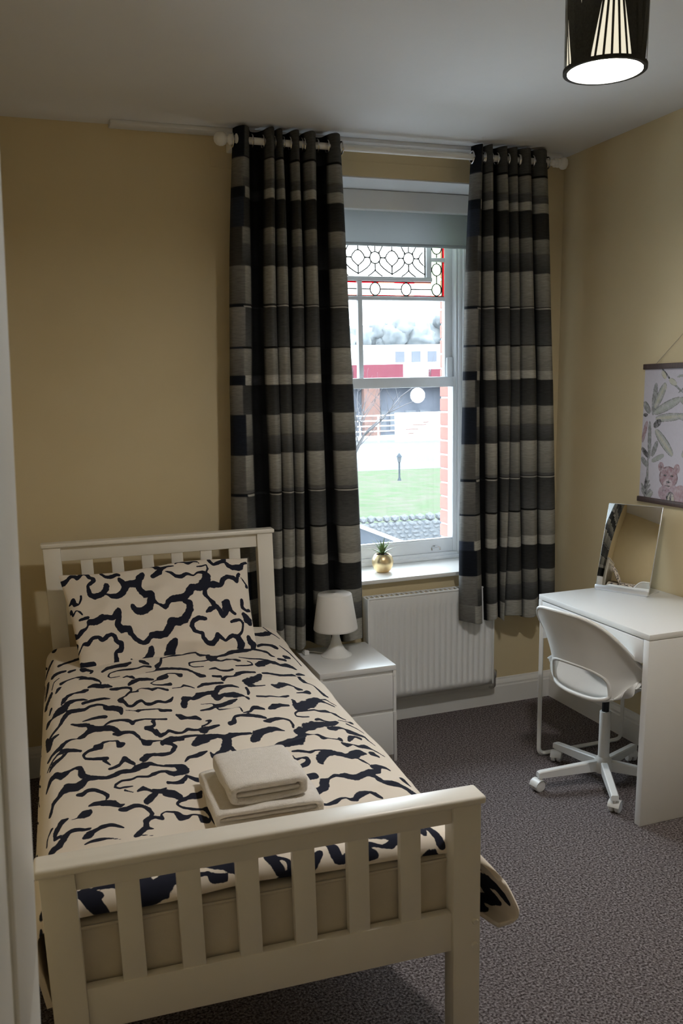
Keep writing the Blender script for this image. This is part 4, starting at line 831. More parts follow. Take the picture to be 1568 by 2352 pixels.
# ---- pillow
P_INK = parse(PILLOW_S)
b0, z0, b1, z1 = -.395, .655, -.065, .975
dy_, dz_ = b1 - b0, z1 - z0; Lp = math.hypot(dy_, dz_); dy_ /= Lp; dz_ /= Lp
n1, n2 = 150, 100
vs = []; uv = []; fs = []
for side in (1, -1):
    for j in range(n2 + 1):
        for i in range(n1 + 1):
            u = -1 + 2 * i / n1; v = -1 + 2 * j / n2
            tx, ty = (u + 1) / 2, (v + 1) / 2
            xl = -.838 + (-.890 + .838) * ty; xr = -.172 + (-.135 + .172) * ty
            yb_ = -.012 + .020 * tx; yt_ = .425 + .026 * tx
            pinch = .016 * (1 - (abs(u)) ** 2) * abs(v) ** 6
            x = xl + (xr - xl) * tx; y = yb_ + (yt_ - yb_) * ty
            x -= (.010 * (1 - v * v) * abs(u) ** 6) * (1 if u > 0 else -1)
            th = (max(0, 1 - abs(u) ** 3.2) ** .55) * (max(0, 1 - abs(v) ** 2.6) ** .6)
            nz = mnoise.noise(Vector((u * 2.2, v * 2.0, 3.1))) * .020 + mnoise.noise(Vector((u * 5, v * 4, 9.1))) * .009 + .004 * math.sin(9 * (u + v)) * max(0, abs(u) - .5) + .005 * math.sin(14 * (u - .6 * v)) * max(0, abs(u * v) - .3)
            crease = .010 * math.exp(-((v + .72 + .12 * math.sin(u * 3)) / .07) ** 2)
            hgt = -.014 + (side * (.050 * th) + (nz * th + crease * th * (1 if side == 1 else 0)))
            # back stays in front of the headboard, bottom stays on the duvet
            if side == -1: hgt = -.016 - .034 * th
            sag = .010 * math.sin(u * 4) * abs(v) ** 8
            yy = y + sag
            vs.append((x, b0 + dy_ * yy - dz_ * hgt, z0 + dz_ * yy + dy_ * hgt)); uv.append((x, y + .0))
m = (n1 + 1) * (n2 + 1)
for j in range(n2):
    for i in range(n1):
        a = j * (n1 + 1) + i; fs.append((a, a + 1, a + n1 + 2, a + n1 + 1)); fs.append((m + a, m + a + n1 + 1, m + a + n1 + 2, m + a + 1))
pil = mesh_ob('pillow', vs, fs, M_print, None, True)
bm = bmesh.new(); bm.from_mesh(pil.data)
q = ink_field(np.array(uv), P_INK, 2.0)
pil.data.attributes.new('ink', 'FLOAT', 'POINT').data.foreach_set('value', q.astype(np.float32)); bm.free()
pil.location = (BX, BY, 0); pil.rotation_euler = (0, 0, BR)
tag(pil, 'plump pillow in a cream cloud print case leaning on the headboard', 'pillow')

# ---- towels
def towel(name, x, y, z, rz, w, d, h, t, label, seed):
    root = empty(name, (x, y, z), rz); tag(root, label, 'towel', 'folded cream towels')
    n = 44; dd = 14
    def ring(sx, sz, k, pw=5.0):
        a = 2 * PI * k / n; c, s = math.cos(a), math.sin(a)
        return (sx * math.copysign(abs(c) ** (2 / pw), c), sz * math.copysign(abs(s) ** (2 / pw), s))
    vs = []; fs = []
    def P(v, k): 
        nn = mnoise.noise(Vector(v) * 14 + Vector((seed, 0, 0))) * .004
        return (v[0] + nn, v[1] + nn * .5, max(v[2] + nn, 0.0))
    for j in range(dd + 1):
        yy = -d / 2 + d * j / dd
        for k in range(n):
            cx, cz = ring(w / 2, h / 2, k); vs.append(P((cx, yy + .003 * math.sin(cx * 30 + seed), cz + h / 2), k))
    for j in range(dd):
        for k in range(n): fs.append((j * n + k, j * n + (k + 1) % n, (j + 1) * n + (k + 1) % n, (j + 1) * n + k))
    base = len(vs)
    for k in range(n):       # rounded lip, then an inner ring going back
        cx, cz = ring(w / 2 - t * .35, h / 2 - t * .30, k); vs.append((cx, -d / 2 - .006, cz + h / 2))
    for k in range(n):
        cx, cz = ring(w / 2 - t, h / 2 - t * .8, k, 4); vs.append((cx, -d / 2 - .001, cz + h / 2))
    for k in range(n):
        cx, cz = ring(w / 2 - t, h / 2 - t * .8, k, 4); vs.append((cx, -d / 2 + .05, cz + h / 2))
    rings = [list(range(n)), list(range(base, base + n)), list(range(base + n, base + 2 * n)), list(range(base + 2 * n, base + 3 * n))]
    for A, B in zip(rings, rings[1:]):
        for k in range(n): fs.append((A[(k + 1) % n], A[k], B[k], B[(k + 1) % n]))
    fs.append(tuple(range(dd * n, dd * n + n)))
    o = mesh_ob('outer_layer', vs, fs, M_towel, root, True)
    ih = max(.004, (h - 1.7 * t))
    nl_ = 2 if ih > .016 else 1
    for q_ in range(nl_):
        z0_ = h / 2 - ih / 2 + q_ * ih / nl_
        bm = bmesh.new(); add_box(bm, (-w / 2 + t * 1.05, -d / 2 + .006 + .004 * q_, z0_ + .0008), (w / 2 - t * 1.05 - .006 * q_, d / 2 - .02, z0_ + ih / nl_ - .0008), .006, 4)
        bm_ob('inner_layer', bm, M_towel, root, True)
    return root
towel('folded_towel', -2.092, -1.925, .652, -.06, .262, .255, .042, .014, 'large folded cream towel lying flat on the duvet beneath a smaller one', 1)
towel('folded_towel', -2.090, -1.925, .693, -.02, .190, .205, .052, .016, 'small thick folded cream towel on top of the larger one', 5)

# ================================================================== bedside drawers
NS = empty('bedside_table', (-1.1031, -.4823, 0), -.0239); tag(NS, 'low white two drawer bedside table between bed and radiator', 'bedside table')
box('top', (-.350, 0, .428), (0, .398, .452), M_white, NS, .0015)
box('side_panel', (-.350, .002, 0), (-.338, .398, .428), M_white, NS, .001)
box('side_panel', (-.014, .002, 0), (-.0, .398, .428), M_white, NS, .001)
box('back_panel', (-.338, .390, .02), (-.014, .396, .428), M_white, NS, .0005)
box('plinth', (-.338, .020, .0), (-.014, .032, .030), M_white, NS, .0005)
for z0_, z1_ in ((.250, .412), (.034, .234)):
    dr = box('drawer', (-.336, .001, z0_), (-.016, .0115, z1_), M_white, NS, .0015)
    bm = bmesh.new(); add_box(bm, (-.330, .018, z0_ + .01), (-.022, .36, z0_ + .016), .0005); add_box(bm, (-.330, .018, z0_ + .01), (-.322, .36, z1_ - .03), .0005); add_box(bm, (-.030, .018, z0_ + .01), (-.022, .36, z1_ - .03), .0005)
    bm_ob('drawer_box', bm, M_white, dr)
    box('rail', (-.337, .012, z1_ - .020), (-.015, .020, z1_ + .016), M_white, NS, .0005)
    box('grip_notch', (-.0175, -.001, z1_ - .012), (-.004, .006, z1_ + .004), M_white, dr, .002)

lamp = empty('table_lamp', (-1.292, -.232, .452)); tag(lamp, 'small white plastic table lamp on the bedside table', 'lamp')
M_shade = noisy('white_lamp_shade', (0.82, 0.80, 0.77), (0.84, 0.82, 0.79), 5, 0.55, 0.02)
lathe('base', [(.071, 0), (.071, .003), (.060, .009), (.042, .026), (.027, .052), (.018, .085), (.0155, .120), (.018, .150), (.021, .168)], M_plastic, lamp)
lathe('lamp_shade', [(.0975, .122), (.1000, .124), (.1000, .132), (.0770, .284), (.0740, .288), (.0, .290)], M_shade, lamp, cap=False, angle=1.0).modifiers.new('t', 'SOLIDIFY').thickness = .0018
tube('cord', [(-.05, .045, .004), (-.075, .07, .004), (-.098, .085, .005), (-.118, .078, .012), (-.128, .064, .022), (-.134, .082, .012), (-.128, .11, .004), (-.11, .158, .004), (-.10, .176, -.02), (-.10, .178, -.12)], .0028, M_plastic, lamp, 6)
box('cord_switch', (-.136, .050, .000), (-.112, .068, .020), M_plastic, lamp, .004)

# ================================================================== desk
desk = empty('writing_desk', (-.512, -1.408, 0)); tag(desk, 'small white desk with one drawer along the right wall', 'desk')
DW, DD = .500, .730
box('top', (0, 0, .728), (DW, DD, .750), M_white, desk, .002)
box('end_panel', (0, 0, 0), (DW, .032, .727), M_white, desk, .003)
dr = box('drawer', (0, .036, .634), (.018, DD - .028, .7235), M_white, desk, .0015)
bm = bmesh.new(); add_box(bm, (.018, .07, .645), (.40, DD - .06, .650)); add_box(bm, (.018, .07, .645), (.40, .082, .715)); add_box(bm, (.018, DD - .072, .645), (.40, DD - .06, .715)); add_box(bm, (.39, .07, .645), (.40, DD - .06, .715))
bm_ob('drawer_box', bm, M_white, dr)
box('side_apron', (.012, DD - .024, .555), (DW - .02, DD - .008, .728), M_white, desk, .0015)
box('back_apron', (DW - .018, .032, .555), (DW - .004, DD - .008, .728), M_white, desk, .0015)
box('front_stile', (0, DD - .026, .634), (.018, DD, .728), M_white, desk, .001)
bm = bmesh.new()
path = rounded([(.011, DD - .012, .728), (.011, DD - .012, .011), (DW - .045, DD - .012, .011), (DW - .045, DD - .012, .728)], .035, 6)
add_tube(bm, path, .0115, 4); bm.normal_update()
bmesh.ops.bevel(bm, geom=bm.edges[:], offset=.0012, segments=1, affect='EDGES')
bm_ob('metal_leg_frame', bm, M_steelw, desk, True, .5)

# mirror standing on the desk
mr = empty('table_mirror', (-.189, -.813, .750), math.radians(24.0)); tag(mr, 'frameless rectangular mirror propped upright on the desk', 'mirror')
T = Matrix.Rotation(math.radians(-8), 4, 'Y')
# local x points away from the viewer side, local y runs along the glass
def tilt(lo, hi, name, mat, bev=.0015):
    return box(name, lo, hi, mat, mr, bev, M=Matrix.Translation((0, 0, .012)) @ Matrix.Rotation(math.radians(14), 4, 'Y'))
tilt((.000, -.124, .010), (.003, .124, .368), 'glass', M_mirror, .0005)
tilt((.003, -.1255, .000), (.009, .1255, .370), 'backing', M_alu)
tilt((-.004, -.1255, -.010), (.010, .1255, .010), 'lower_rail', M_alu, .003)
box('stand', (-.004, -.120, 0), (.110, .120, .006), M_alu, mr, .002)

# poster on the right wall
po = empty('wall_poster', (-.006, -.900, 1.414)); tag(po, 'tropical palm and pink leopard poster hung on a string from dark wooden rods', 'poster')
PWd, PHt = .460, .570
nxp, nyp = 240, 297
Yp, Zp = np.meshgrid(np.linspace(0, PWd, nxp), np.linspace(0, PHt, nyp))
pp = np.stack([Yp.ravel(), Zp.ravel()], 1)
col = np.tile(np.array([.58, .55, .61]), (len(pp), 1))
def pc(x, y): return np.array([(x - 362) * .0006, (2000 - y) * .00042])
def lens(x0, y0, x1, y1, w, c, c2=None, mirror=False):
    a, b_ = pc(x0, y0), pc(x1, y1); w = w * .00050
    for mm in (0, 1):
        A, B = (a, b_) if mm == 0 else (np.array([PWd - a[0], a[1]]), np.array([PWd - b_[0], b_[1]]))
        d = B - A; L = np.hypot(*d); d = d / max(L, 1e-6)
        t = ((pp - A) @ d) / max(L, 1e-6); s = (pp - A) @ np.array([-d[1], d[0]])
        half = w / 2 * np.sqrt(np.clip(1 - (2 * t - 1) ** 2, 0, 1)) ** .8
        k = (t > 0) & (t < 1) & (np.abs(s) < half)
        col[k] = c
        if c2 is not None:
            k2 = k & (np.abs(s) < half * .35); col[k2] = c2
        k3 = k & (np.abs(s) > half * .8); col[k3] = np.array(c) * .55
G1, G2, GD, GO, PK = (.24, .25, .24), (.36, .37, .34), (.07, .07, .07), (.46, .45, .36), (.36, .23, .25)
for q in ((470, 1130, 490, 810, 62, G1), (485, 1060, 590, 815, 80, G2, GO), (480, 1110, 750, 965, 80, G2, (.4, .42, .38)), (500, 1165, 770, 1130, 70, G2, GO), (485, 1245, 560, 1180, 60, GD),
          (440, 1110, 365, 1000, 62, G1), (415, 1130, 366, 1130, 30, GD), (410, 1190, 368, 1410, 46, PK), (505, 1275, 700, 1520, 84, G2, GO), (440, 1190, 455, 1570, 46, G1), (440, 1550, 445, 2000, 26, G1),
          (480, 1545, 535, 1385, 52, G1), (445, 1555, 365, 1465, 46, GD), (480, 1595, 610, 1520, 46, G2), (440, 1650, 368, 1565, 50, G1), (425, 1990, 430, 1760, 36, GD), (430, 1960, 380, 1880, 26, G1), (430, 1920, 378, 1830, 26, G1),
          (430, 1960, 490, 1880, 30, G1), (430, 1900, 480, 1830, 26, G1), (430, 1850, 470, 1790, 24, G1), (440, 1990, 510, 1900, 50, G2), (540, 670, 640, 790, 18, GD), (620, 780, 770, 910, 18, G1), (540, 700, 590, 770, 44, (.55, .52, .40)),
          (620, 780, 700, 830, 50, (.52, .51, .42)), (580, 830, 595, 880, 30, GO), (700, 760, 770, 740, 16, G2)): lens(*q)
def blob(x, y, rx, ry, c):
    a = pc(x, y)
    for mm in (0,):
        cx = a[0]
        k = ((pp[:, 0] - cx) / (rx * .0006)) ** 2 + ((pp[:, 1] - a[1]) / (ry * .00042)) ** 2 < 1; col[k] = c
for q in ((668, 1740, 96, 112, (.20, .13, .14)), (668, 1740, 86, 102, PK), (585, 1640, 30, 48, PK), (750, 1645, 30, 48, PK), (690, 1900, 120, 95, (.40, .29, .33)), (668, 1800, 44, 44, (.52, .42, .45)), (668, 1786, 18, 11, GD), (634, 1722, 17, 8, GD), (704, 1722, 17, 8, GD), (585, 1645, 13, 28, (.2, .13, .14)), (668, 1825, 26, 5, GD),
          (700, 1960, 45, 80, GD), (704, 1960, 34, 66, (.5, .48, .40)), (700, 1960, 9, 60, GD)): blob(*q)
for k in range(26):
    rr = random.Random(k); x, y = rr.uniform(600, 760), rr.uniform(1640, 1980); blob(x, y, rr.uniform(3, 6), rr.uniform(4, 8), (.16, .11, .12))
for q in ((800, 1900, 70, 100, (.42, .30, .32)), (850, 1930, 60, 70, (.38, .25, .27)), (930, 1950, 50, 40, (.40, .28, .30))): blob(*q)
wash = np.array([mnoise.noise(Vector((a * 60, z * 60, 0))) * .5 + mnoise.noise(Vector((a * 190, z * 130, 4))) * .5 for a, z in pp])
paper = (np.abs(col - np.array([.58, .55, .61])).sum(1) < 1e-6)
col = np.where(paper[:, None], col * (1 + .05 * wash[:, None]), col + (np.array([.58, .55, .61]) - col) * np.clip(.16 + .75 * wash[:, None], 0, .8))
vs = [(0, PWd / 2 - a, z - PHt / 2) for a, z in pp]
fs = [(j * nxp + i, (j + 1) * nxp + i, (j + 1) * nxp + i + 1, j * nxp + i + 1) for j in range(nyp - 1) for i in range(nxp - 1)]
sh = mesh_ob('printed_sheet', vs, [f[::-1] for f in fs], M_poster, po); set_color_attr(sh.data, 'Col', col)
sh.modifiers.new('t', 'SOLIDIFY').thickness = .0008
for z in (PHt / 2 - .003, -PHt / 2 + .003):
    box('wooden_rod', (-.010, -PWd / 2 - .003, z - .011), (.004, PWd / 2 + .003, z + .011), M_rodwood, po, .002)
tube('hanging_string', [(-.003, .160, PHt / 2 + .006), (.002, 0, PHt / 2 + .128), (-.003, -.160, PHt / 2 + .006)], .0012, noisy('beige_string', (.45, .38, .28), (.5, .43, .33), 90), po, 5)

# ================================================================== swivel chair
ch = empty('swivel_chair', (-.405, -1.030, 0), math.radians(CH_ROT)); tag(ch, 'white moulded plastic swivel chair on castors pushed under the desk', 'chair')
CV = [(.215, .412), (.175, .432), (.05, .436), (-.075, .428), (-.155, .436), (-.195, .475), (-.205, .560), (-.235, .677), (-.280, .794)]
CWd = [.180, .205, .222, .228, .236, .236, .241, .2545, .268]
def cat(tab, t):
    x = t * (len(tab) - 1); i = min(int(x), len(tab) - 2); f = x - i
    g = lambda k: np.array(tab[max(0, min(len(tab) - 1, k))], float)
    p0, p1, p2, p3 = g(i - 1), g(i), g(i + 1), g(i + 2)
    return 0.5 * (2 * p1 + (p2 - p0) * f + (2 * p0 - 5 * p1 + 4 * p2 - p3) * f * f + (3 * p1 - p0 - 3 * p2 + p3) * f ** 3)
def shell(u, v):
    v = max(0, min(1, v))
    c = cat(CV, v); w = float(cat([[k] for k in CWd], v)[0])
    back = max(0, min(1, (v - .42) / .22)); back = back * back * (3 - 2 * back)
    au = abs(u)
    x = c[0] + back * (.167 * au ** 3.0)
    z = c[1] + (1 - back) * .120 * au ** 3 + .020 * back * (1 - v) * au ** 2 - .179 * au ** 4.1 * max(0, (v - .72) / .28) ** 1.2
    mid = 0
    return Vector((x - .034, u * w * (1 - .03 * back) - .043, z))
NA, NRR = 96, 22
vc = .652
vs = []; fs = []
def sgnp(c, p): return math.copysign(abs(c) ** p, c)
for r in range(NRR + 1):
    f = r / NRR
    for k in range(NA):
        a = 2 * PI * k / NA; c, s = math.cos(a), math.sin(a)
        hu, hv = .651 * sgnp(c, .62), vc + .122 * sgnp(s, .72)
        ou, ov = sgnp(c, .38), .5 + .5 * sgnp(s, .42)
        ff = f ** 1.25
        vs.append(shell(hu + (ou - hu) * ff, hv + (ov - hv) * ff))
for r in range(NRR):
    for k in range(NA): fs.append((r * NA + k, r * NA + (k + 1) % NA, (r + 1) * NA + (k + 1) % NA, (r + 1) * NA + k))
sh = mesh_ob('seat_shell', vs, fs, M_plastic, ch, True)
mo = sh.modifiers.new('t', 'SOLIDIFY'); mo.thickness = .011; mo.offset = 0
mo = sh.modifiers.new('b', 'BEVEL'); mo.width = .004; mo.segments = 3; mo.limit_method = 'ANGLE'
# outward rolled lip round the opening and round the rim
ring = [Vector(vs[k]) for k in range(NA)]
tube('opening_lip', ring, .0085, M_plastic, ch, 8, True)
ring = [Vector(vs[NRR * NA + k]) for k in range(NA)]
tube('rim', ring, .0078, M_plastic, ch, 8, True)
lathe('seat_mount', [(.030, .375), (.055, .385), (.085, .412), (.090, .424)], M_plastic, ch, seg=28)
lathe('gas_spring', [(.0145, .300), (.0145, .378)], M_black, ch, seg=20)
lathe('column', [(.021, .10), (.023, .12), (.0225, .316), (.021, .318)], M_plastic, ch, seg=28)
lathe('hub', [(.034, .052), (.040, .060), (.041, .090), (.034, .108), (.024, .120)], M_plastic, ch, seg=28)
for k in range(5):
    a = math.radians(27 + 72 * k - CH_ROT); R = Matrix.Rotation(a, 4, 'Z')
    bm = bmesh.new(); x0, x1 = .030, .290
    q = [(x0, .060, .105), (x1 - .012, .056, .084), (x1, .058, .080)]
    sec = []
    for x, zb_, zt_ in q:
        w = .0145
        sec.append([bm.verts.new(R @ Vector((x, y, z))) for y, z in ((-w, zb_), (w, zb_), (w, zt_ - .004), (w - .004, zt_), (-w + .004, zt_), (-w, zt_ - .004))])
    for A, B in zip(sec, sec[1:]):
        for i in range(6): bm.faces.new((A[i], A[(i + 1) % 6], B[(i + 1) % 6], B[i]))
    bm.faces.new(sec[0][::-1]); bm.faces.new(sec[-1])
    leg = bm_ob('base_arm', bm, M_plastic, ch, True, .4)
    ca = R @ Vector((.276, 0, 0)); rz = a + (.9, 2.2, .3, 2.6, 1.2)[k]
    Mc = Matrix.Translation((ca.x, ca.y, 0)) @ Matrix.Rotation(rz, 4, 'Z')
    bm = bmesh.new()
    for s in (-1, 1):
        Mw = Mc @ Matrix.Translation((.014, s * .012, .024)) @ Matrix.Rotation(PI / 2, 4, 'X')
        add_lathe(bm, [(.010, -.009), (.021, -.0085), (.024, -.006), (.024, .006), (.021, .0085), (.010, .009)], (0, 0, 0), 20, Mw)
    cs = bm_ob('castor', bm, M_plastic, leg, True, .6)
    bm = bmesh.new(); add_lathe(bm, [(.007, .040), (.007, .062)], (0, 0, 0), 12, Mc)
    n = 12; ringA = []
    for s in (-1, 1):
        ringA.append([bm.verts.new(Mc @ Vector((.014 + .0275 * math.cos(t), s * .0235, .024 + .0275 * math.sin(t)))) for t in np.linspace(.1, PI * .95, n)])
    for i in range(n - 1): bm.faces.new((ringA[0][i], ringA[0][i + 1], ringA[1][i + 1], ringA[1][i]))
    bm_ob('castor_hood', bm, M_plastic, leg, True, .9)

# ================================================================== pendant light
PLX, PLY, PLZ, PLR = PEND
pe = empty('pendant_light', (PLX, PLY, PLZ)); tag(pe, 'black string drum shade with a glowing round bottom hanging from the ceiling', 'ceiling light')
SH = .235
M_inner = new_mat('cream_inner_shade', (.72, .66, .50), .9)
n_, l_, b_ = nodes_of(M_inner); b_.inputs['Emission Color'].default_value = (1, .93, .72, 1); b_.inputs['Emission Strength'].default_value = .75
M_strand = noisy('black_cord_strands', (.018, .018, .015), (.035, .034, .028), 200, .7, .3)
lathe('inner_shade', [(PLR - .006, .004), (PLR - .006, SH - .004)], M_inner, pe, seg=64, cap=False)
bm = bmesh.new(); 
def band(bm, a0, a1, wa, r, z0_, z1_):
    n = 6
    pv = None
    for i in range(n + 1):
        t = i / n; a = a0 + (a1 - a0) * t; z = z0_ + (z1_ - z0_) * t
        v = [bm.verts.new((r * math.cos(a + s * wa), r * math.sin(a + s * wa), z)) for s in (-1, 1)]
        if pv: bm.faces.new((pv[0], pv[1], v[1], v[0]))
        pv = v
NS_ = 4
for sct in range(NS_):
    A0 = 2 * PI * sct / NS_ + PEND_PH; wS = 2 * PI / NS_
    bm = bmesh.new()
    K = 15
    for i in range(K):
        f = i / (K - 1)
        g = f - .5
        bot = .5 + math.copysign(abs(2 * g) ** .55, g) / 2 * 1.0
        if abs(g) < .22: bot = .5 + g * 1.75
        top = .5 + g * .30 if abs(g) < .25 else .5 + g * .80
        band(bm, A0 + wS * bot, A0 + wS * top, (.029 if abs(g) < .2 else .085), PLR + .0005 + .0004 * (i % 3), .004, SH - .004)
    bm_ob('strand_fan', bm, M_strand, pe)
for z in (.0, SH - .008):
    lathe('rim', [(PLR - .007, z), (PLR + .003, z), (PLR + .003, z + .008), (PLR - .007, z + .008), (PLR - .007, z)], M_strand, pe, seg=64, cap=False)
M_diff = new_mat('glowing_diffuser', (1, 1, 1), .9); n_, l_, b_ = nodes_of(M_diff)
b_.inputs['Emission Color'].default_value = (1, .970, .935, 1); b_.inputs['Emission Strength'].default_value = LAMP_W
lathe('diffuser', [(PLR - .008, .003), (PLR - .008, .006)], M_diff, pe, seg=64)
tube('flex', [(0, 0, SH * .6), (0, 0, H - PLZ)], .004, M_trim, pe, 8)
lathe('ceiling_rose', [(.045, H - PLZ - .022), (.050, H - PLZ - .010), (.050, H - PLZ)], M_trim, pe, seg=32)

# faint warm fill added behind the viewpoint, with no real fitting
hl = bpy.data.lights.new('warm_fill_light', 'AREA'); hl.shape = 'RECTANGLE'; hl.size = .7; hl.size_y = 1.7; hl.energy = FILL_W; hl.color = (1, .80, .58)
ho = bpy.data.objects.new('warm_fill_light', hl); COL.objects.link(ho); ho.location = (-1.9, YF + .03, 1.2); ho.rotation_euler = (PI / 2, 0, 0)

# ================================================================== open door at the left
door = empty('door_1', (-2.664, -2.90, 0)); struct(door, 'white gloss door standing open beside the viewer')
Md = Matrix.Rotation(math.atan(.057), 4, 'Y') @ Matrix.Rotation(-.070, 4, 'Z')
bm = bmesh.new(); add_box(bm, (-.036, -.70, .006), (0, 0, 1.98), .003, 2, Md)
bm_ob('door_leaf', bm, M_trim, door, True, .5)
for z0_, z1_ in ((.20, .90), (1.05, 1.82)):
    for y0_, y1_ in ((-.61, -.39), (-.31, -.09)):
        bm = bmesh.new(); add_box(bm, (-.001, y0_, z0_), (.005, y1_, z1_), .003, 2, Md); bm_ob('door_panel', bm, M_trim, door, True, .5)

# ================================================================== outside
GZ = -2.80
M_grass = noisy('dark_lawn_with_fallen_leaves', (0.033, 0.052, 0.024), (0.057, 0.053, 0.042), 1.6, .95, .0, detail=8)
M_road = noisy('dark_tarmac', (0.065, 0.068, 0.075), (0.075, 0.077, 0.085), .3, .7, 0)  # lawn and road colours darkened to offset the bright sky
M_bounce_yard = noisy('pale_bounce_yard', (.50, .50, .50), (.56, .56, .56), 3, .9, 0)  # unseen yard, kept pale to throw daylight up to the ceiling
M_stone = noisy('grey_rubble_stone', (0.039, 0.045, 0.053), (0.090, 0.090, 0.087), 9, .9, .3, 20, .02)
M_brick = noisy('salmon_red_brick', (.20, .085, .070), (.24, .105, .085), 14, .85, .2, 60, .002)
M_mortar = noisy('pale_mortar', (.30, .29, .28), (.34, .33, .32), 30, .9, .2)
M_slate = noisy('grey_slate_roofing', (0.040, 0.049, 0.062), (0.055, 0.064, 0.079), 8, .6, .1)
M_paintw = noisy('white_outdoor_paint', (.80, .80, .82), (.84, .84, .85), 3, .6, 0)
M_red = new_mat('red_sign_panel', (0.099, 0.016, 0.025), .8)
M_orange = noisy('orange_brick_render', (0.106, 0.058, 0.046), (0.123, 0.070, 0.056), 2, .9, 0)
M_greyb = noisy('grey_building_cladding', (0.077, 0.083, 0.100), (0.100, 0.106, 0.115), .5, .8, 0)
M_dark = noisy('dark_shop_glass', (0.057, 0.064, 0.079), (0.088, 0.092, 0.111), .6, .4, 0)  # mottled blue-grey for the shop front
M_bark = noisy('pale_bare_bark', (0.058, 0.054, 0.058), (0.076, 0.071, 0.071), 4, .9, 0)
M_far = noisy('haze_tinted_winter_foliage', (0.088, 0.098, 0.104), (0.137, 0.142, 0.142), .8, .95, 0)  # distance haze put into the pale foliage colour
M_lampiron = new_mat('grey_green_iron', (0.024, 0.030, 0.036), .6)
struct(box('ground', (-60, .52, GZ - .3), (120, 19.6, GZ), M_bounce_yard, bevel=0), 'unseen pale yard toned to bounce daylight onto the ceiling')
struct(box('land', (-60, 19.6, GZ - .3), (160, 220, GZ - .005), M_far, bevel=0), 'misty open land beyond the garden wall')
gr = mesh_ob('lawn', [(2, 20.6, GZ), (40, 17, GZ), (40, 37.5, GZ), (2, 43.5, GZ), (2, 20.6, GZ + .03), (40, 17, GZ + .03), (40, 37.5, GZ + .03), (2, 43.5, GZ + .03)],
             [(0, 3, 2, 1), (4, 5, 6, 7), (0, 1, 5, 4), (1, 2, 6, 5), (2, 3, 7, 6), (3, 0, 4, 7)], M_grass)
tag(gr, kind='structure', label='green lawn scattered with fallen leaves')
struct(mesh_ob('road', [(2, 43.6, GZ + .01), (60, 34, GZ + .01), (60, 63, GZ + .01), (2, 71, GZ + .01), (2, 43.6, GZ - .05), (60, 34, GZ - .05), (60, 63, GZ - .05), (2, 71, GZ - .05)],
       [(0, 1, 2, 3), (4, 7, 6, 5), (0, 4, 5, 1), (1, 5, 6, 2), (2, 6, 7, 3), (3, 7, 4, 0)], M_road), 'pale grey road beyond the lawn')
for _m in (M_grass, M_road, M_bounce_yard, M_stone, M_brick, M_mortar, M_slate, M_red, M_orange, M_greyb, M_dark, M_bark, M_far, M_lampiron):
    _m.node_tree.nodes['Principled BSDF'].inputs['Specular IOR Level'].default_value = 0.0
# rubble garden wall
gw = empty('garden_wall', (7.9, 19.3, GZ), math.atan2(-1.6, 12)); tag(gw, 'low grey rubble stone wall in front of the lawn', 'wall')
box('wall_core', (-6, -.16, 0), (6, .16, .66), M_stone, gw, bevel=.02)
rr = random.Random(11); meshes = []
for k in range(6):
    bm = bmesh.new(); bmesh.ops.create_icosphere(bm, subdivisions=1, radius=.5)
    for v in bm.verts: v.co *= 1 + .25 * mnoise.noise(v.co * 3 + Vector((k * 7, 0, 0)))
    bmo = bpy.data.meshes.new('stone'); bm.to_mesh(bmo); bm.free(); bmo.materials.append(M_stone); meshes.append(bmo)
for row_ in range(7):
    x = -2.6 + .1 * (row_ % 2)
    while x < 2.8:
        w = rr.uniform(.16, .34); h = .13 if row_ < 6 else rr.uniform(.16, .26)
        o = bpy.data.objects.new('stone', rr.choice(meshes)); COL.objects.link(o); o.parent = gw
        o.location = (x + w / 2, -.14, .06 + row_ * .115 + (.03 if row_ == 6 else 0)); o.scale = (w * 1.05, .18 if row_ < 6 else .34, h)
        if row_ == 6: o.location.y = 0
        x += w
# bay roof below the window
bayv = [(-1.30, .56, .80), (-.42, 1.62, .72), (-.42, 1.62, .60), (-1.30, .56, .60), (-.02, 1.75, .50), (-1.6, .56, .86), (-1.6, 3.0, .50), (-1.6, .56, .55)]
br_ = empty('bay_roof', (0, 0, 0)); tag(br_, 'sloping grey slate roof just below the window', 'roof')
vs = [(-2.4, .54, .90), (-.62, 1.50, .76), (-.10, 1.50, .555), (-2.4, 1.50, .76), (-2.4, .54, .52), (-.10, 1.50, .50), (-2.4, 1.50, .50), (-1.6, .54, .90), (-.9, .54, .62), (-.9, .54, .52)]
mesh_ob('slates', [(-2.6, 2.6, .60), (-.20, 2.6, .60), (-.62, 1.5, .800), (-2.6, 1.5, .800), (-.20, 2.6, .50), (-2.6, 2.6, .50), (-.62, 1.5, .50), (-2.6, 1.5, .50), (-.14, 1.5, .59), (-.14, 1.5, .50)],
        [(0, 3, 2, 1), (1, 2, 8), (2, 3, 7, 6), (2, 6, 9, 8), (0, 1, 4, 5), (3, 0, 5, 7), (5, 4, 6, 7), (1, 8, 9, 4), (4, 9, 6)], M_slate, br_)
tube('lead_hip', [(-.62, 1.50, .803), (-.14, 1.5, .595)], .012, M_paintw, br_, 8)
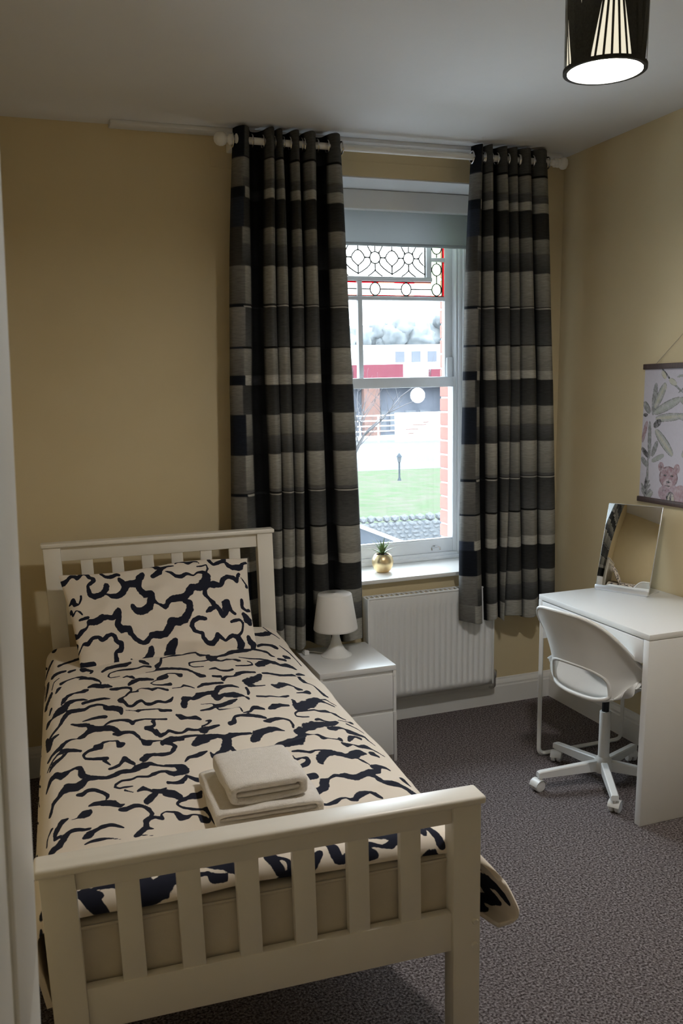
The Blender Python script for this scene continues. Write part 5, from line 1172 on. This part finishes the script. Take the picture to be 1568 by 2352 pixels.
# outer face of the wall with the brick reveal
ow = empty('wall_outside', (0, 0, 0)); struct(ow, 'red brick outer reveal beside the window')
BXR = -.398
box('mortar_core', (BXR + .006, .402, -.2), (.3, .520, 3.0), M_mortar, ow, bevel=0)
box('mortar_core', (-2.2, .402, -.2), (-1.445, .520, 3.0), M_mortar, ow, bevel=0)
bmB = bmesh.new(); add_box(bmB, (0, 0, 0), (.215, .112, .065), .003, 1); me_b = bpy.data.meshes.new('brick'); bmB.to_mesh(me_b); bmB.free(); me_b.materials.append(M_brick)
for k in range(26):
    o = bpy.data.objects.new('brick', me_b); COL.objects.link(o); o.parent = ow; o.location = (BXR, .412, .60 + k * .0755)
    if k % 2: o.scale = (.5, 1, 1)
box('stone_sill', (-1.6, .395, .50), (-.25, .58, .590), M_paintw, ow, bevel=.006)
# low lamp on the lawn edge
lp = empty('garden_lamp', (14.66, 35.7, GZ + .03)); tag(lp, 'small dark lantern lamp post standing on the lawn edge', 'lamp')
lathe('post', [(.10, 0), (.07, .08), (.045, .15), (.04, .85), (.06, .88)], M_lampiron, lp, seg=10)
lathe('lantern', [(.07, .88), (.11, 1.05), (.11, 1.12)], new_mat('lantern_glass', (.04, .044, .05), .5), lp, seg=8)
lathe('lantern_cap', [(.15, 1.12), (.08, 1.22), (.02, 1.30)], M_lampiron, lp, seg=8)
# railings, gate and hoarding across the road
fe = empty('roadside_railing', (22.5, 65.5, GZ), -.12); tag(fe, 'white horizontal railing across the road', 'railing')
for k in range(5): box('rail', (0, 0, .45 + k * .42), (9.5, .06, .53 + k * .42), M_paintw, fe, bevel=0)
for k in range(7): box('post', (k * 1.55, -.03, 0), (k * 1.55 + .1, .09, 2.2), M_paintw, fe, bevel=0)
hb = empty('hoarding', (26.9, 64.6, GZ), -.12); tag(hb, 'large white hoarding board leaning by the railing', 'sign')
box('board', (0, 0, -.0), (4.2, .1, 2.35), M_paintw, hb, bevel=0)
for k, (x, z, w) in enumerate(((.9, .95, 1.1), (1.5, 1.3, 1.2), (1.1, .6, .5), (2.4, 1.5, .5))):
    box('lettering_stroke', (x, -.012, z), (x + w, .0, z + .09), M_orange, hb, bevel=0, M=Matrix.Rotation(-.0, 4, 'Y'))
sp = empty('shop_building', (24.0, 76, GZ), -.12); tag(sp, 'pale shop building with red fascia and orange pillars across the road', 'building')
box('wall', (-2, 1.5, 0), (20, 9, 8.3), M_paintw, sp, bevel=0)
box('shop_front', (-2, 1.2, 0), (20, 1.5, 4.4), M_dark, sp, bevel=0)
box('fascia', (3.6, .2, 5.2), (8.4, 1.2, 6.5), M_red, sp, bevel=0)
box('fascia', (1.2, .3, 5.6), (3.3, 1.2, 6.3), M_red, sp, bevel=0)
box('fascia', (11.2, .3, 5.2), (12.2, 1.2, 6.0), M_red, sp, bevel=0)
box('canopy', (-2, .0, 4.4), (20, 1.5, 5.1), M_greyb, sp, bevel=0)
for x in (4.4, 12.4): box('pillar', (x, -.4, 0), (x + 1.5, .6, 4.4), M_orange, sp, bevel=0)
lathe('round_sign', [(.70, 0), (.70, .15)], M_paintw, sp, center=(0, 0, 0), seg=20, M=Matrix.Translation((9.6, -.3, 3.6)) @ Matrix.Rotation(PI / 2, 4, 'X'))
for k in range(6): box('window', (8.0 + k * 1.6, 1.35, 6.7), (8.9 + k * 1.6, 1.6, 7.7), M_greyb, sp, bevel=0)
for k in range(4): box('panel', (5.8 + k * 1.5, 1.1, .3), (6.9 + k * 1.5, 1.3, 2.2), M_greyb, sp, bevel=0)
# parked van, misty hillside trees and a bare tree
def blobtree(x, y, h, r, seed, label):
    t = empty('tree', (x, y, GZ)); tag(t, label, 'tree', 'misty trees on the far side of the road')
    lathe('trunk', [(.35, 0), (.25, h * .5)], M_bark, t, seg=8)
    bm = bmesh.new(); rq = random.Random(seed)
    for k in range(16):
        a = rq.uniform(0, 6.28); d = rq.uniform(0, r * .75); c = Vector((d * math.cos(a), d * math.sin(a), h * rq.uniform(.35, .9))); s = r * rq.uniform(.25, .5)
        rb = bmesh.ops.create_icosphere(bm, subdivisions=3, radius=s)
        for v in rb['verts']: v.co = c + v.co * (1 + .45 * mnoise.noise(v.co * 1.2 + Vector((k, seed, 0))) + .25 * mnoise.noise(v.co * 4 + Vector((k, seed, 0))))
    bm_ob('crown', bm, M_far, t, True)
for i, (x, y, h, r, lb) in enumerate(((47, 112, 13.5, 4.6, 'tall pale misty tree second from the curtain side behind the shop'), (56.5, 116, 15.5, 5, 'tallest misty tree above the middle of the shop roof'), (66, 112, 12.5, 4.4, 'misty tree above the brick reveal end of the shop roof'), (38, 109, 12.5, 4.2, 'misty tree nearest the curtain behind the shop'))):
    blobtree(x, y, h, r, i, lb)
bt = empty('bare_tree', (9.1, 28.5, GZ)); tag(bt, 'leafless tree with thin arching branches in front of the road', 'tree')
bm = bmesh.new(); rq = random.Random(9)
def grow(p, d, L, r, lvl):
    pts = [p]; q = p.copy(); dd = d.copy()
    for i in range(5):
        dd = (dd + Vector((rq.uniform(-.18, .18), rq.uniform(-.18, .18), rq.uniform(-.08, .14)))).normalized(); q = q + dd * (L / 5); pts.append(q.copy())
    add_tube(bm, pts, [r * (1 - .14 * i) for i in range(6)], 5)
    if lvl > 0:
        for k in range(4 if lvl > 1 else 3):
            i = rq.randint(2, 5); nd = (dd + Vector((rq.uniform(-1, 1), rq.uniform(-.8, .8), rq.uniform(-.3, .7)))).normalized(); grow(pts[i], nd, L * .66, r * .45, lvl - 1)
grow(Vector((0, 0, 0)), Vector((.05, 0, 1)), 3.0, .12, 3)
bm_ob('branches', bm, M_bark, bt, True)
